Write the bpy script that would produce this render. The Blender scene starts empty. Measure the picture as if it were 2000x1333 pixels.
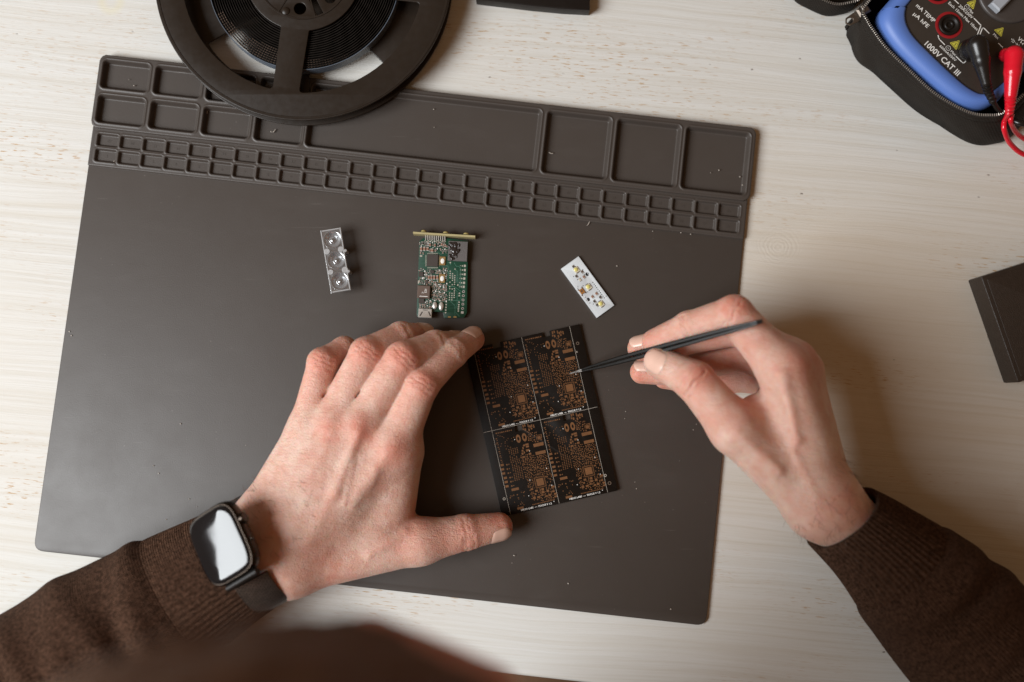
import bpy, bmesh, math, random
import numpy as np
from mathutils import Vector, Matrix

# ---------------------------------------------------------------- camera, world, lights, exposure
S = bpy.context.scene
COL = S.collection
MM = 0.001
CAM = np.array([-5.0135, -36.8101, 597.5446])             # camera position in millimetres above the table top
RC = np.array([[0.999964567, -0.000519305, -0.008402052],
               [0.0, 0.998094964, -0.061689147],
               [0.008418089, 0.061686961, 0.998059599]])
LENS = 35.0
FPX = LENS / 36.0 * 2000.0
cam_data = bpy.data.cameras.new('camera')
cam_data.lens = LENS
cam_data.sensor_width = 36.0
cam_data.clip_start = 0.01
cam_data.clip_end = 20.0
cam_data.dof.use_dof = True
cam_data.dof.focus_distance = 0.584
cam_data.dof.aperture_fstop = 2.8
cam = bpy.data.objects.new('camera', cam_data)
COL.objects.link(cam)
_m = Matrix([list(RC[0]) + [CAM[0] * MM], list(RC[1]) + [CAM[1] * MM], list(RC[2]) + [CAM[2] * MM], [0, 0, 0, 1]])
cam.matrix_world = _m
S.camera = cam

world = bpy.data.worlds.new('World')
S.world = world
world.use_nodes = True
_bg = world.node_tree.nodes['Background']
_bg.inputs[0].default_value = (1.0, 0.57, 0.29, 1)
_bg.inputs[1].default_value = 0.18


def area_light(name, loc, target, sx, sy, power, color):
    ld = bpy.data.lights.new(name, 'AREA')
    ld.shape = 'RECTANGLE'
    ld.size, ld.size_y = sx, sy
    ld.energy = power
    ld.color = color
    o = bpy.data.objects.new(name, ld)
    COL.objects.link(o)
    o.location = loc
    d = Vector(target) - Vector(loc)
    o.rotation_euler = d.to_track_quat('-Z', 'Y').to_euler()
    return o


area_light('window_light', (-1.60, -0.46, 1.46), (-0.05, 0.0, 0.0), 1.15, 1.22, 79.0, (0.935, 0.975, 1.0))

S.view_settings.view_transform = 'Standard'
S.view_settings.look = 'None'
S.view_settings.exposure = 0.0
S.view_settings.gamma = 1.0
S.view_settings.use_curve_mapping = False
S.cycles.use_denoising = True
S.cycles.max_bounces = 10
S.cycles.transmission_bounces = 8
S.cycles.caustics_refractive = False
S.cycles.caustics_reflective = False
S.cycles.sample_clamp_indirect = 4.0

random.seed(4)
RNG = np.random.default_rng(7)


# ---------------------------------------------------------------- helpers
def W(px, py, z=0.0):
    """the point (mm) at height z that the photograph shows at a pixel"""
    d = RC @ np.array([(px - 1000.0) / FPX, -(py - 666.5) / FPX, -1.0])
    return CAM + d * ((z - CAM[2]) / d[2])


def unit(v):
    v = np.asarray(v, float)
    return v / np.linalg.norm(v)


def lerp(a, b, t):
    return np.asarray(a, float) * (1 - t) + np.asarray(b, float) * t


class NT:
    """small helper to write node materials"""
    def __init__(self, name):
        self.m = bpy.data.materials.new(name)
        self.m.use_nodes = True
        self.t = self.m.node_tree
        self.p = self.t.nodes['Principled BSDF']

    def node(self, typ, **kw):
        n = self.t.nodes.new('ShaderNode' + typ)
        for k, v in kw.items():
            setattr(n, k, v)
        return n

    def inp(self, sock, v):
        if isinstance(v, bpy.types.NodeSocket):
            self.t.links.new(v, sock)
        elif v is not None:
            if hasattr(sock.default_value, '__len__') and not hasattr(v, '__len__'):
                v = (v,) * len(sock.default_value)
            if hasattr(v, '__len__') and len(v) == 3 and len(sock.default_value) == 4:
                v = tuple(v) + (1.0,)
            sock.default_value = v

    def set(self, **kw):
        for k, v in kw.items():
            self.inp(self.p.inputs[k.replace('_', ' ')], v)
        return self

    def coord(self, which='Object'):
        return self.node('TexCoord').outputs[which]

    def mapping(self, vec, scale=(1, 1, 1), rot=(0, 0, 0), loc=(0, 0, 0)):
        n = self.node('Mapping')
        self.inp(n.inputs['Vector'], vec)
        n.inputs['Scale'].default_value = scale
        n.inputs['Rotation'].default_value = rot
        n.inputs['Location'].default_value = loc
        return n.outputs[0]

    def noise(self, vec, scale, detail=3, rough=0.5, dist=0.0, out='Fac'):
        n = self.node('TexNoise')
        self.inp(n.inputs['Vector'], vec)
        n.inputs['Scale'].default_value = scale
        n.inputs['Detail'].default_value = detail
        n.inputs['Roughness'].default_value = rough
        n.inputs['Distortion'].default_value = dist
        return n.outputs[out]

    def voronoi(self, vec, scale, feature='F1', out='Distance', rnd=1.0):
        n = self.node('TexVoronoi', feature=feature)
        self.inp(n.inputs['Vector'], vec)
        n.inputs['Scale'].default_value = scale
        n.inputs['Randomness'].default_value = rnd
        return n.outputs[out]

    def ramp(self, fac, stops):
        n = self.node('ValToRGB')
        self.inp(n.inputs['Fac'], fac)
        e = n.color_ramp.elements
        while len(e) < len(stops):
            e.new(0.5)
        for el, (p, c) in zip(e, stops):
            el.position = p
            c = (c, c, c) if not hasattr(c, '__len__') else c
            el.color = tuple(c) + (1.0,)
        return n.outputs[0]

    def mix(self, fac, a, b, mode='MIX'):
        n = self.node('Mix', data_type='RGBA', blend_type=mode)
        self.inp(n.inputs[0], fac)
        self.inp(n.inputs[6], a)
        self.inp(n.inputs[7], b)
        return n.outputs[2]

    def math(self, op, a, b=None, c=None, clamp=False):
        n = self.node('Math', operation=op)
        n.use_clamp = clamp
        for i, v in enumerate((a, b, c)):
            if v is not None:
                self.inp(n.inputs[i], v)
        return n.outputs[0]

    def vmath(self, op, a, b=None, out=0):
        n = self.node('VectorMath', operation=op)
        self.inp(n.inputs[0], a)
        if b is not None:
            self.inp(n.inputs[1], b)
        return n.outputs[out]

    def bump(self, height, strength=0.3, dist=0.001, normal=None):
        n = self.node('Bump')
        n.inputs['Strength'].default_value = strength
        n.inputs['Distance'].default_value = dist
        self.inp(n.inputs['Height'], height)
        if normal is not None:
            self.inp(n.inputs['Normal'], normal)
        self.t.links.new(n.outputs[0], self.p.inputs['Normal'])
        return n.outputs[0]


def plain(name, color, rough=0.5, metal=0.0, spec=0.5, var=0.12, bump=0.0, bscale=900, coat=0.0):
    n = NT(name)
    co = n.coord()
    f = n.noise(co, 160, 4, 0.6)
    lo = tuple(c * (1 - var) for c in color)
    hi = tuple(min(1, c * (1 + var)) for c in color)
    n.set(Base_Color=n.mix(f, lo, hi), Metallic=metal, Specular_IOR_Level=spec)
    r = n.noise(co, 300, 3, 0.6)
    n.set(Roughness=n.math('MULTIPLY_ADD', r, 0.2, max(0.02, rough - 0.1)))
    if coat:
        n.set(Coat_Weight=coat, Coat_Roughness=0.1)
    if bump:
        n.bump(n.noise(co, bscale, 3, 0.6), bump, 0.0003)
    return n.m


def mesh_obj(name, verts, faces, mat=None, parent=None, smooth=False, mats=None, fmat=None, auto=None):
    me = bpy.data.meshes.new(name)
    v = np.asarray(verts, float) * MM
    me.from_pydata([tuple(p) for p in v], [], [tuple(int(i) for i in f) for f in faces])
    me.update()
    if mats:
        for m in mats:
            me.materials.append(m)
        if fmat is not None:
            me.polygons.foreach_set('material_index', np.asarray(fmat, np.int32))
    elif mat:
        me.materials.append(mat)
    if smooth:
        me.polygons.foreach_set('use_smooth', [True] * len(me.polygons))
        if auto:
            try:
                me.set_sharp_from_angle(angle=math.radians(auto))
            except Exception:
                pass
    o = bpy.data.objects.new(name, me)
    COL.objects.link(o)
    if parent is not None:
        o.parent = parent
        o.matrix_parent_inverse = parent.matrix_world.inverted()
    return o


def thing(name, label, cat, loc=(0, 0, 0), group=None):
    o = bpy.data.objects.new(name, None)
    COL.objects.link(o)
    o.empty_display_size = 0.01
    o.location = Vector([float(c) * MM for c in loc])
    o.matrix_world = Matrix.Translation(o.location)
    o['label'] = label
    o['category'] = cat
    if group:
        o['group'] = group
    return o


class MB:
    """collects pieces of one part"""
    def __init__(self):
        self.v, self.f, self.m = [], [], []

    def add(self, v, f, mi=0):
        b = len(self.v)
        self.v += [tuple(p) for p in v]
        self.f += [tuple(b + i for i in q) for q in f]
        self.m += [mi] * len(f)
        return self

    def box(self, c, ax, ay, az, sx, sy, sz, mi=0):
        """box centred on c with half axes"""
        c = np.asarray(c, float)
        ax, ay, az = np.asarray(ax) * sx / 2, np.asarray(ay) * sy / 2, np.asarray(az) * sz / 2
        v = [c + i * ax + j * ay + k * az for k in (-1, 1) for j in (-1, 1) for i in (-1, 1)]
        f = [(0, 2, 3, 1), (4, 5, 7, 6), (0, 1, 5, 4), (2, 6, 7, 3), (0, 4, 6, 2), (1, 3, 7, 5)]
        return self.add(v, f, mi)

    def bbox(self, c, ax, ay, az, sx, sy, sz, b=0.3, mi=0):
        """box with chamfered top edges, c = centre of its base"""
        c = np.asarray(c, float)
        rings = [(1, 0.0), (1, sz - b), (None, sz)]
        v = []
        for k, h in rings:
            hx, hy = sx / 2, sy / 2
            if k is None:
                hx, hy = hx - b, hy - b
            for i, j in ((-1, -1), (1, -1), (1, 1), (-1, 1)):
                v.append(c + np.asarray(ax) * i * hx + np.asarray(ay) * j * hy + np.asarray(az) * h)
        f = [(3, 2, 1, 0), (8, 9, 10, 11)]
        for r in (0, 4):
            for i in range(4):
                j = (i + 1) % 4
                f.append((r + i, r + j, r + 4 + j, r + 4 + i))
        return self.add(v, f, mi)

    def lathe(self, c, prof, n=32, axes=None, mi=0, cap0=True, cap1=True):
        """prof: list of (radius, height) along az"""
        ax, ay, az = axes if axes else (np.array([1, 0, 0.]), np.array([0, 1, 0.]), np.array([0, 0, 1.]))
        c = np.asarray(c, float)
        v, f = [], []
        for r, h in prof:
            for i in range(n):
                a = 2 * math.pi * i / n
                v.append(c + ax * r * math.cos(a) + ay * r * math.sin(a) + az * h)
        for k in range(len(prof) - 1):
            for i in range(n):
                j = (i + 1) % n
                f.append((k * n + i, k * n + j, (k + 1) * n + j, (k + 1) * n + i))
        if cap0:
            f.append(tuple(range(n))[::-1])
        if cap1:
            f.append(tuple((len(prof) - 1) * n + i for i in range(n)))
        return self.add(v, f, mi)

    def tube(self, pts, rad, n=10, mi=0):
        pts = [np.asarray(p, float) for p in pts]
        if not hasattr(rad, '__len__'):
            rad = [rad] * len(pts)
        v, f = [], []
        up = np.array([0, 0, 1.0])
        prev = None
        for i, p in enumerate(pts):
            t = unit(pts[min(i + 1, len(pts) - 1)] - pts[max(i - 1, 0)])
            if prev is None:
                a = np.cross(t, up)
                if np.linalg.norm(a) < 1e-3:
                    a = np.cross(t, [1, 0, 0])
            else:
                a = prev - t * (prev @ t)
            a = unit(a)
            prev = a
            b = np.cross(t, a)
            for k in range(n):
                q = 2 * math.pi * k / n
                v.append(p + rad[i] * (a * math.cos(q) + b * math.sin(q)))
        for i in range(len(pts) - 1):
            for k in range(n):
                j = (k + 1) % n
                f.append((i * n + k, i * n + j, (i + 1) * n + j, (i + 1) * n + k))
        f.append(tuple(range(n))[::-1])
        f.append(tuple((len(pts) - 1) * n + k for k in range(n)))
        return self.add(v, f, mi)

    def build(self, name, mat=None, parent=None, smooth=False, mats=None, auto=40):
        return mesh_obj(name, self.v, self.f, mat, parent, smooth, mats, self.m if mats else None, auto)


def catmull(pts, n=8):
    pts = [np.asarray(p, float) for p in pts]
    P = [2 * pts[0] - pts[1]] + pts + [2 * pts[-1] - pts[-2]]
    out = []
    for i in range(1, len(P) - 2):
        for k in range(n):
            t = k / n
            a, b, c, d = P[i - 1], P[i], P[i + 1], P[i + 2]
            out.append(0.5 * ((2 * b) + (-a + c) * t + (2 * a - 5 * b + 4 * c - d) * t * t + (-a + 3 * b - 3 * c + d) * t ** 3))
    out.append(P[-2])
    return out


def round_poly(pts, r, n=6):
    """round the corners of a 2-D polygon"""
    pts = [np.asarray(p, float)[:2] for p in pts]
    rr = r if hasattr(r, '__len__') else [r] * len(pts)
    out = []
    for i, p in enumerate(pts):
        a, b = pts[i - 1], pts[(i + 1) % len(pts)]
        da, db = unit(a - p), unit(b - p)
        if rr[i] <= 0:
            out.append(p)
            continue
        ang = math.acos(max(-1, min(1, da @ db)))
        L = min(rr[i] / math.tan(ang / 2), np.linalg.norm(a - p) * 0.49, np.linalg.norm(b - p) * 0.49)
        s, e = p + da * L, p + db * L
        for k in range(n + 1):
            t = k / n
            out.append((1 - t) ** 2 * s + 2 * t * (1 - t) * p + t * t * e)
    return out


def plate(name, outer, holes, z0, z1, bev=0.0, mat=None, parent=None, res=2, smooth=True, world_fn=None):
    """flat plate with holes, made as a filled 2-D curve with thickness and turned into a mesh"""
    cu = bpy.data.curves.new(name, 'CURVE')
    cu.dimensions = '2D'
    cu.fill_mode = 'BOTH'
    for loop in [outer] + list(holes):
        s = cu.splines.new('POLY')
        s.points.add(len(loop) - 1)
        for q, p in zip(s.points, loop):
            q.co = (p[0], p[1], 0, 1)
        s.use_cyclic_u = True
    h = (z1 - z0) / 2
    cu.extrude = max(h - bev, 1e-4)
    cu.bevel_depth = bev
    cu.bevel_resolution = res
    cu.offset = -bev
    o = bpy.data.objects.new(name, cu)
    COL.objects.link(o)
    dg = bpy.context.evaluated_depsgraph_get()
    me = bpy.data.meshes.new_from_object(o.evaluated_get(dg))
    bpy.data.objects.remove(o)
    v = np.empty(len(me.vertices) * 3)
    me.vertices.foreach_get('co', v)
    v = v.reshape(-1, 3)
    v[:, 2] += (z0 + z1) / 2
    f = [tuple(p.vertices) for p in me.polygons]
    bpy.data.meshes.remove(me)
    if world_fn:
        v = np.array([world_fn(p) for p in v])
    o = mesh_obj(name, v, f, mat, parent, smooth, auto=35)
    bm = bmesh.new()
    bm.from_mesh(o.data)
    bmesh.ops.remove_doubles(bm, verts=bm.verts, dist=1e-7)
    bmesh.ops.recalc_face_normals(bm, faces=bm.faces)
    bm.to_mesh(o.data)
    bm.free()
    return o


def text_geo(s, size, offset=0.0, extrude=0.0, align='LEFT', space=1.0):
    cu = bpy.data.curves.new('lettering', 'FONT')
    cu.body = s
    cu.size = size
    cu.align_x = align
    cu.offset = offset
    cu.extrude = extrude
    cu.resolution_u = 2
    cu.space_character = space
    o = bpy.data.objects.new('lettering', cu)
    COL.objects.link(o)
    dg = bpy.context.evaluated_depsgraph_get()
    me = bpy.data.meshes.new_from_object(o.evaluated_get(dg))
    bpy.data.objects.remove(o)
    v = [tuple(p.co) for p in me.vertices]
    f = [tuple(p.vertices) for p in me.polygons]
    bpy.data.meshes.remove(me)
    return v, f


def text_on(mb, s, org, ex, ey, size, z=None, mi=0, offset=0.0, align='LEFT', extrude=0.0, sx=1.0):
    v, f = text_geo(s, size, offset, extrude, align)
    org, ex, ey = np.asarray(org, float), np.asarray(ex, float), np.asarray(ey, float)
    n = np.cross(ex, ey)
    mb.add([org + ex * p[0] * sx + ey * p[1] + n * p[2] for p in v], f, mi)


def loft(name, rings, mat, parent=None, closed=True, cap=True, smooth=True, uv=None, auto=None):
    """rings: array (n, m, 3)"""
    R = np.asarray(rings, float)
    n, m, _ = R.shape
    f = []
    mm = m if closed else m - 1
    for i in range(n - 1):
        for k in range(mm):
            j = (k + 1) % m
            f.append((i * m + k, i * m + j, (i + 1) * m + j, (i + 1) * m + k))
    if cap and closed:
        f.append(tuple(range(m))[::-1])
        f.append(tuple((n - 1) * m + k for k in range(m)))
    o = mesh_obj(name, R.reshape(-1, 3), f, mat, parent, smooth, auto=auto)
    if uv is not None:                       # uv = (u scale, v list)
        lay = o.data.uv_layers.new(name='UVMap')
        us, vs = uv
        q = 0
        data = np.zeros((len(o.data.loops), 2))
        for i in range(n - 1):
            for k in range(mm):
                for (a, b) in ((i, k), (i, k + 1), (i + 1, k + 1), (i + 1, k)):
                    data[q] = (b / m * us, vs[a])
                    q += 1
        lay.data.foreach_set('uv', data.ravel())
    return o


# ---------------------------------------------------------------- distance-field modelling
class Field:
    def __init__(self, lo, hi, h):
        self.lo, self.h = np.asarray(lo, float), h
        self.n = np.ceil((np.asarray(hi) - self.lo) / h).astype(int) + 1
        self.d = np.full(self.n, 12.0, np.float32)
        self.ax = [self.lo[i] + h * np.arange(self.n[i]) for i in range(3)]

    def sl(self, a, b, r):
        i0 = np.maximum(((np.minimum(a, b) - r - self.lo) / self.h).astype(int), 0)
        i1 = np.minimum(((np.maximum(a, b) + r - self.lo) / self.h).astype(int) + 2, self.n)
        s = tuple(slice(int(p), int(max(q, p))) for p, q in zip(i0, i1))
        X = self.ax[0][s[0]][:, None, None].astype(np.float32)
        Y = self.ax[1][s[1]][None, :, None].astype(np.float32)
        Z = self.ax[2][s[2]][None, None, :].astype(np.float32)
        return s, X, Y, Z

    @staticmethod
    def seg(X, Y, Z, a, b):
        ba = b - a
        L = float(ba @ ba) + 1e-9
        t = np.clip(((X - a[0]) * ba[0] + (Y - a[1]) * ba[1] + (Z - a[2]) * ba[2]) / L, 0, 1)
        dd = np.sqrt((X - a[0] - t * ba[0]) ** 2 + (Y - a[1] - t * ba[1]) ** 2 + (Z - a[2] - t * ba[2]) ** 2)
        return dd, t

    def cone(self, a, b, r1, r2, k=3.0):
        a, b = np.asarray(a, float), np.asarray(b, float)
        s, X, Y, Z = self.sl(a, b, max(r1, r2) + 12)
        dd, t = self.seg(X, Y, Z, a, b)
        self._min(s, dd - (r1 + (r2 - r1) * t), k)

    def ell(self, c, rad, k=3.0, rot=None):
        c, rad = np.asarray(c, float), np.asarray(rad, float)
        m = rad.max() + 12
        s, X, Y, Z = self.sl(c - m + 12, c + m - 12, 12)
        if rot is None:
            u, v, w = (X - c[0]) / rad[0], (Y - c[1]) / rad[1], (Z - c[2]) / rad[2]
        else:
            u, v, w = [((X - c[0]) * rot[i][0] + (Y - c[1]) * rot[i][1] + (Z - c[2]) * rot[i][2]) / rad[i] for i in range(3)]
        q = np.sqrt(u * u + v * v + w * w)
        self._min(s, (q - 1) * rad.min(), k)

    def _min(self, s, f, k):
        d = self.d[s]
        if k <= 0:
            self.d[s] = np.minimum(d, f)
        else:
            h = np.maximum(k - np.abs(d - f), 0) / k
            self.d[s] = np.minimum(d, f) - h * h * k * 0.25

    def dent(self, a, b, amount, w):
        """groove (amount > 0) or ridge (amount < 0) along a segment"""
        a, b = np.asarray(a, float), np.asarray(b, float)
        s, X, Y, Z = self.sl(a, b, w * 3)
        dd, t = self.seg(X, Y, Z, a, b)
        self.d[s] += (amount * np.exp(-(dd / w) ** 2)).astype(np.float32)

    def dentline(self, pts, amount, w):
        """one groove along a polyline"""
        pts = [np.asarray(p, float) for p in pts]
        s, X, Y, Z = self.sl(np.min(pts, 0), np.max(pts, 0), w * 3)
        dd = None
        for a, b in zip(pts[:-1], pts[1:]):
            q, _ = self.seg(X, Y, Z, a, b)
            dd = q if dd is None else np.minimum(dd, q)
        self.d[s] += (amount * np.exp(-(dd / w) ** 2)).astype(np.float32)

    def join(self, other, k):
        self._min((slice(None),) * 3, other.d, k)

    def cut_plane(self, p, n):
        n = unit(n)
        X, Y, Z = self.ax[0][:, None, None], self.ax[1][None, :, None], self.ax[2][None, None, :]
        q = (X - p[0]) * n[0] + (Y - p[1]) * n[1] + (Z - p[2]) * n[2]
        self.d = np.maximum(self.d, q.astype(np.float32))

    def mesh(self):
        d = self.d
        ins = d < 0
        n = np.array(d.shape)
        c = [ins[i:n[0] - 1 + i, j:n[1] - 1 + j, k:n[2] - 1 + k] for i in (0, 1) for j in (0, 1) for k in (0, 1)]
        tot = sum(x.astype(np.int8) for x in c)
        cell = (tot > 0) & (tot < 8)
        idx = np.full(cell.shape, -1, np.int64)
        I = np.argwhere(cell)
        idx[cell] = np.arange(len(I))
        acc = np.zeros((len(I), 3))
        cnt = np.zeros(len(I))
        corners = [(i, j, k) for i in (0, 1) for j in (0, 1) for k in (0, 1)]
        vals = {q: d[I[:, 0] + q[0], I[:, 1] + q[1], I[:, 2] + q[2]].astype(float) for q in corners}
        for q in corners:
            for a in range(3):
                if q[a] == 0:
                    p = list(q)
                    p[a] = 1
                    p = tuple(p)
                    v0, v1 = vals[q], vals[p]
                    cr = (v0 < 0) != (v1 < 0)
                    t = np.where(cr, v0 / np.where(cr, v0 - v1, 1), 0)
                    off = np.array(q, float)[None, :].repeat(len(I), 0)
                    off[:, a] += t
                    acc[cr] += off[cr]
                    cnt[cr] += 1
        V = self.lo + (I + acc / cnt[:, None]) * self.h
        faces = []
        for a in range(3):
            b, e = (a + 1) % 3, (a + 2) % 3
            s0 = [slice(1, n[i] - 1) for i in range(3)]
            s0[a] = slice(0, n[a] - 1)
            s1 = list(s0)
            s1[a] = slice(1, n[a])
            A, B = ins[tuple(s0)], ins[tuple(s1)]
            E = np.argwhere(A != B)
            if not len(E):
                continue
            fl = A[E[:, 0], E[:, 1], E[:, 2]]
            base = E.copy()
            for i in range(3):
                if i != a:
                    base[:, i] += 1
            q = []
            for db, de in ((-1, -1), (0, -1), (0, 0), (-1, 0)):
                p = base.copy()
                p[:, b] += db
                p[:, e] += de
                q.append(idx[p[:, 0], p[:, 1], p[:, 2]])
            q = np.stack(q, 1)
            q = np.where(fl[:, None], q, q[:, ::-1])
            faces.append(q)
        F = np.concatenate(faces)
        F = F[(F >= 0).all(1)]
        return V, F


def relax(V, F, it=2, f=0.5):
    for _ in range(it):
        acc = np.zeros_like(V)
        cnt = np.zeros(len(V))
        for i in range(4):
            a, b = F[:, i], F[:, (i + 1) % 4]
            for k in range(3):
                acc[:, k] += np.bincount(a, V[b, k], len(V)) + np.bincount(b, V[a, k], len(V))
            cnt += np.bincount(a, minlength=len(V)) + np.bincount(b, minlength=len(V))
        V = V * (1 - f) + f * acc / np.maximum(cnt, 1)[:, None]
    return V


def fast_mesh(name, V, F, mat, parent, attrs=None):
    me = bpy.data.meshes.new(name)
    nv, nf = len(V), len(F)
    me.vertices.add(nv)
    me.vertices.foreach_set('co', (np.asarray(V) * MM).astype(np.float32).ravel())
    me.loops.add(nf * 4)
    me.loops.foreach_set('vertex_index', np.asarray(F, np.int32).ravel())
    me.polygons.add(nf)
    me.polygons.foreach_set('loop_start', np.arange(0, nf * 4, 4, dtype=np.int32))
    me.polygons.foreach_set('loop_total', np.full(nf, 4, np.int32))
    me.update(calc_edges=True)
    me.polygons.foreach_set('use_smooth', [True] * nf)
    if isinstance(mat, (list, tuple)):
        for m in mat:
            me.materials.append(m)
    else:
        me.materials.append(mat)
    for k, a in (attrs or {}).items():
        at = me.attributes.new(k, 'FLOAT', 'POINT')
        at.data.foreach_set('value', np.asarray(a, np.float32))
    o = bpy.data.objects.new(name, me)
    COL.objects.link(o)
    if parent is not None:
        o.parent = parent
        o.matrix_parent_inverse = parent.matrix_world.inverted()
    return o

# ---------------------------------------------------------------- materials of the setting
E1 = np.array([0.993745, -0.111677, 0.0])       # direction of the table's and the mat's long side
E2 = np.array([0.111677, 0.993745, 0.0])
EZ = np.array([0, 0, 1.0])
GRAIN_ANG = math.radians(5.2)


def table_material():
    n = NT('whitewashed_pine')
    co = n.coord()
    g = n.mapping(co, rot=(0, 0, GRAIN_ANG))
    warp = n.noise(n.mapping(g, scale=(3, 9, 1)), 1.0, 3, 0.5, out='Color')
    wv = n.vmath('MULTIPLY', n.vmath('SUBTRACT', warp, (0.5, 0.5, 0.5)), (0.0, 0.022, 0.0))
    gw = n.vmath('ADD', g, wv)
    # long soft growth bands
    bands = n.noise(n.mapping(gw, scale=(2.5, 340, 1)), 1.0, 3, 0.55)
    fine = n.noise(n.mapping(gw, scale=(16, 1050, 1)), 1.0, 4, 0.65)
    pores = n.noise(n.mapping(gw, scale=(90, 2600, 1)), 1.0, 2, 0.6)
    broad = n.noise(g, 5.0, 3, 0.5)
    col = n.ramp(bands, [(0.30, (0.585, 0.56, 0.51)), (0.50, (0.635, 0.625, 0.595)), (0.70, (0.66, 0.655, 0.635))])
    col = n.mix(n.math('MULTIPLY', n.ramp(fine, [(0.36, 1.0), (0.54, 0.0)]), 0.22), col, (0.48, 0.435, 0.37))
    col = n.mix(n.math('MULTIPLY', n.ramp(broad, [(0.35, 1.0), (0.65, 0.0)]), 0.22), col, (0.60, 0.53, 0.43))
    # thin-wash tan patch, with some of the light's warm tone there painted in
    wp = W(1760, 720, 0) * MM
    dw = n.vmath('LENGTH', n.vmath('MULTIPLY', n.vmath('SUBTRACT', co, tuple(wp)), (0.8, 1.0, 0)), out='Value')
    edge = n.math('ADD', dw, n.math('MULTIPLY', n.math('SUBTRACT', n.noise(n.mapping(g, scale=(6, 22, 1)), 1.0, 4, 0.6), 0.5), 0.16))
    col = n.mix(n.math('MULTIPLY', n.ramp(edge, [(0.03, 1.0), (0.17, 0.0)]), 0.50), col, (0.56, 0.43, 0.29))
    # bare ochre flecks where the wash has worn through, in loose clusters
    fl = n.noise(n.mapping(gw, scale=(130, 1250, 1)), 1.0, 2, 0.5)
    cl = n.noise(n.mapping(g, scale=(5, 16, 1), loc=(3.1, 1.7, 0)), 1.0, 2, 0.5)
    fm = n.math('MULTIPLY', n.ramp(fl, [(0.60, 0.0), (0.68, 1.0)]), n.ramp(cl, [(0.50, 0.0), (0.66, 1.0)]))
    col = n.mix(n.math('MULTIPLY', fm, 0.90), col, (0.42, 0.235, 0.08))
    # knot with its rings, and the pale ring a cup left
    k = W(1522, 482, 0) * MM
    sep = n.vmath('SUBTRACT', co, tuple(k))
    wob = n.noise(co, 70, 4, 0.6)
    dk = n.math('ADD', n.vmath('LENGTH', n.vmath('MULTIPLY', sep, (1, 1, 0)), out='Value'), n.math('MULTIPLY', wob, 0.0085))
    rings = n.math('SINE', n.math('MULTIPLY', dk, 3100.0))
    kmask = n.math('MULTIPLY', n.ramp(dk, [(0.013, 1.0), (0.0195, 0.0)]), n.math('MULTIPLY_ADD', rings, 0.35, 0.30, clamp=True))
    col = n.mix(n.math('MULTIPLY', kmask, 0.40), col, (0.50, 0.44, 0.36))
    s = W(217, 4, 0) * MM
    ds = n.vmath('LENGTH', n.vmath('MULTIPLY', n.vmath('SUBTRACT', co, tuple(s)), (1, 1, 0)), out='Value')
    smask = n.ramp(n.math('ABSOLUTE', n.math('SUBTRACT', ds, 0.0056)), [(0.0007, 1.0), (0.0014, 0.0)])
    col = n.mix(n.math('MULTIPLY', smask, 0.45), col, (0.66, 0.60, 0.40))
    # small nicks and dirt specks
    gn = n.vmath('ADD', g, n.vmath('MULTIPLY', n.noise(g, 700, 2, out='Color'), (0.0014, 0.0008, 0)))
    vd = n.voronoi(n.mapping(gn, scale=(0.8, 1.5, 1)), 62.0)
    vc = n.voronoi(n.mapping(gn, scale=(0.8, 1.5, 1)), 62.0, out='Color')
    pick = n.ramp(vc, [(0.60, 0.0), (0.64, 1.0)])
    nick = n.math('MULTIPLY', n.ramp(vd, [(0.02, 1.0), (0.055, 0.0)]), pick)
    col = n.mix(n.math('MULTIPLY', nick, 0.8), col, (0.10, 0.065, 0.04))
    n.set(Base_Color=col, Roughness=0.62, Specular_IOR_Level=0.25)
    h = n.math('ADD', n.math('MULTIPLY', fine, 0.6), n.math('MULTIPLY', bands, 0.8))
    h = n.math('ADD', h, n.math('MULTIPLY', pores, 0.25))
    h = n.math('SUBTRACT', h, n.math('MULTIPLY', n.math('ADD', nick, n.math('MULTIPLY', kmask, 0.3)), 0.8))
    n.bump(h, 0.45, 0.0007)
    return n.m


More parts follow.
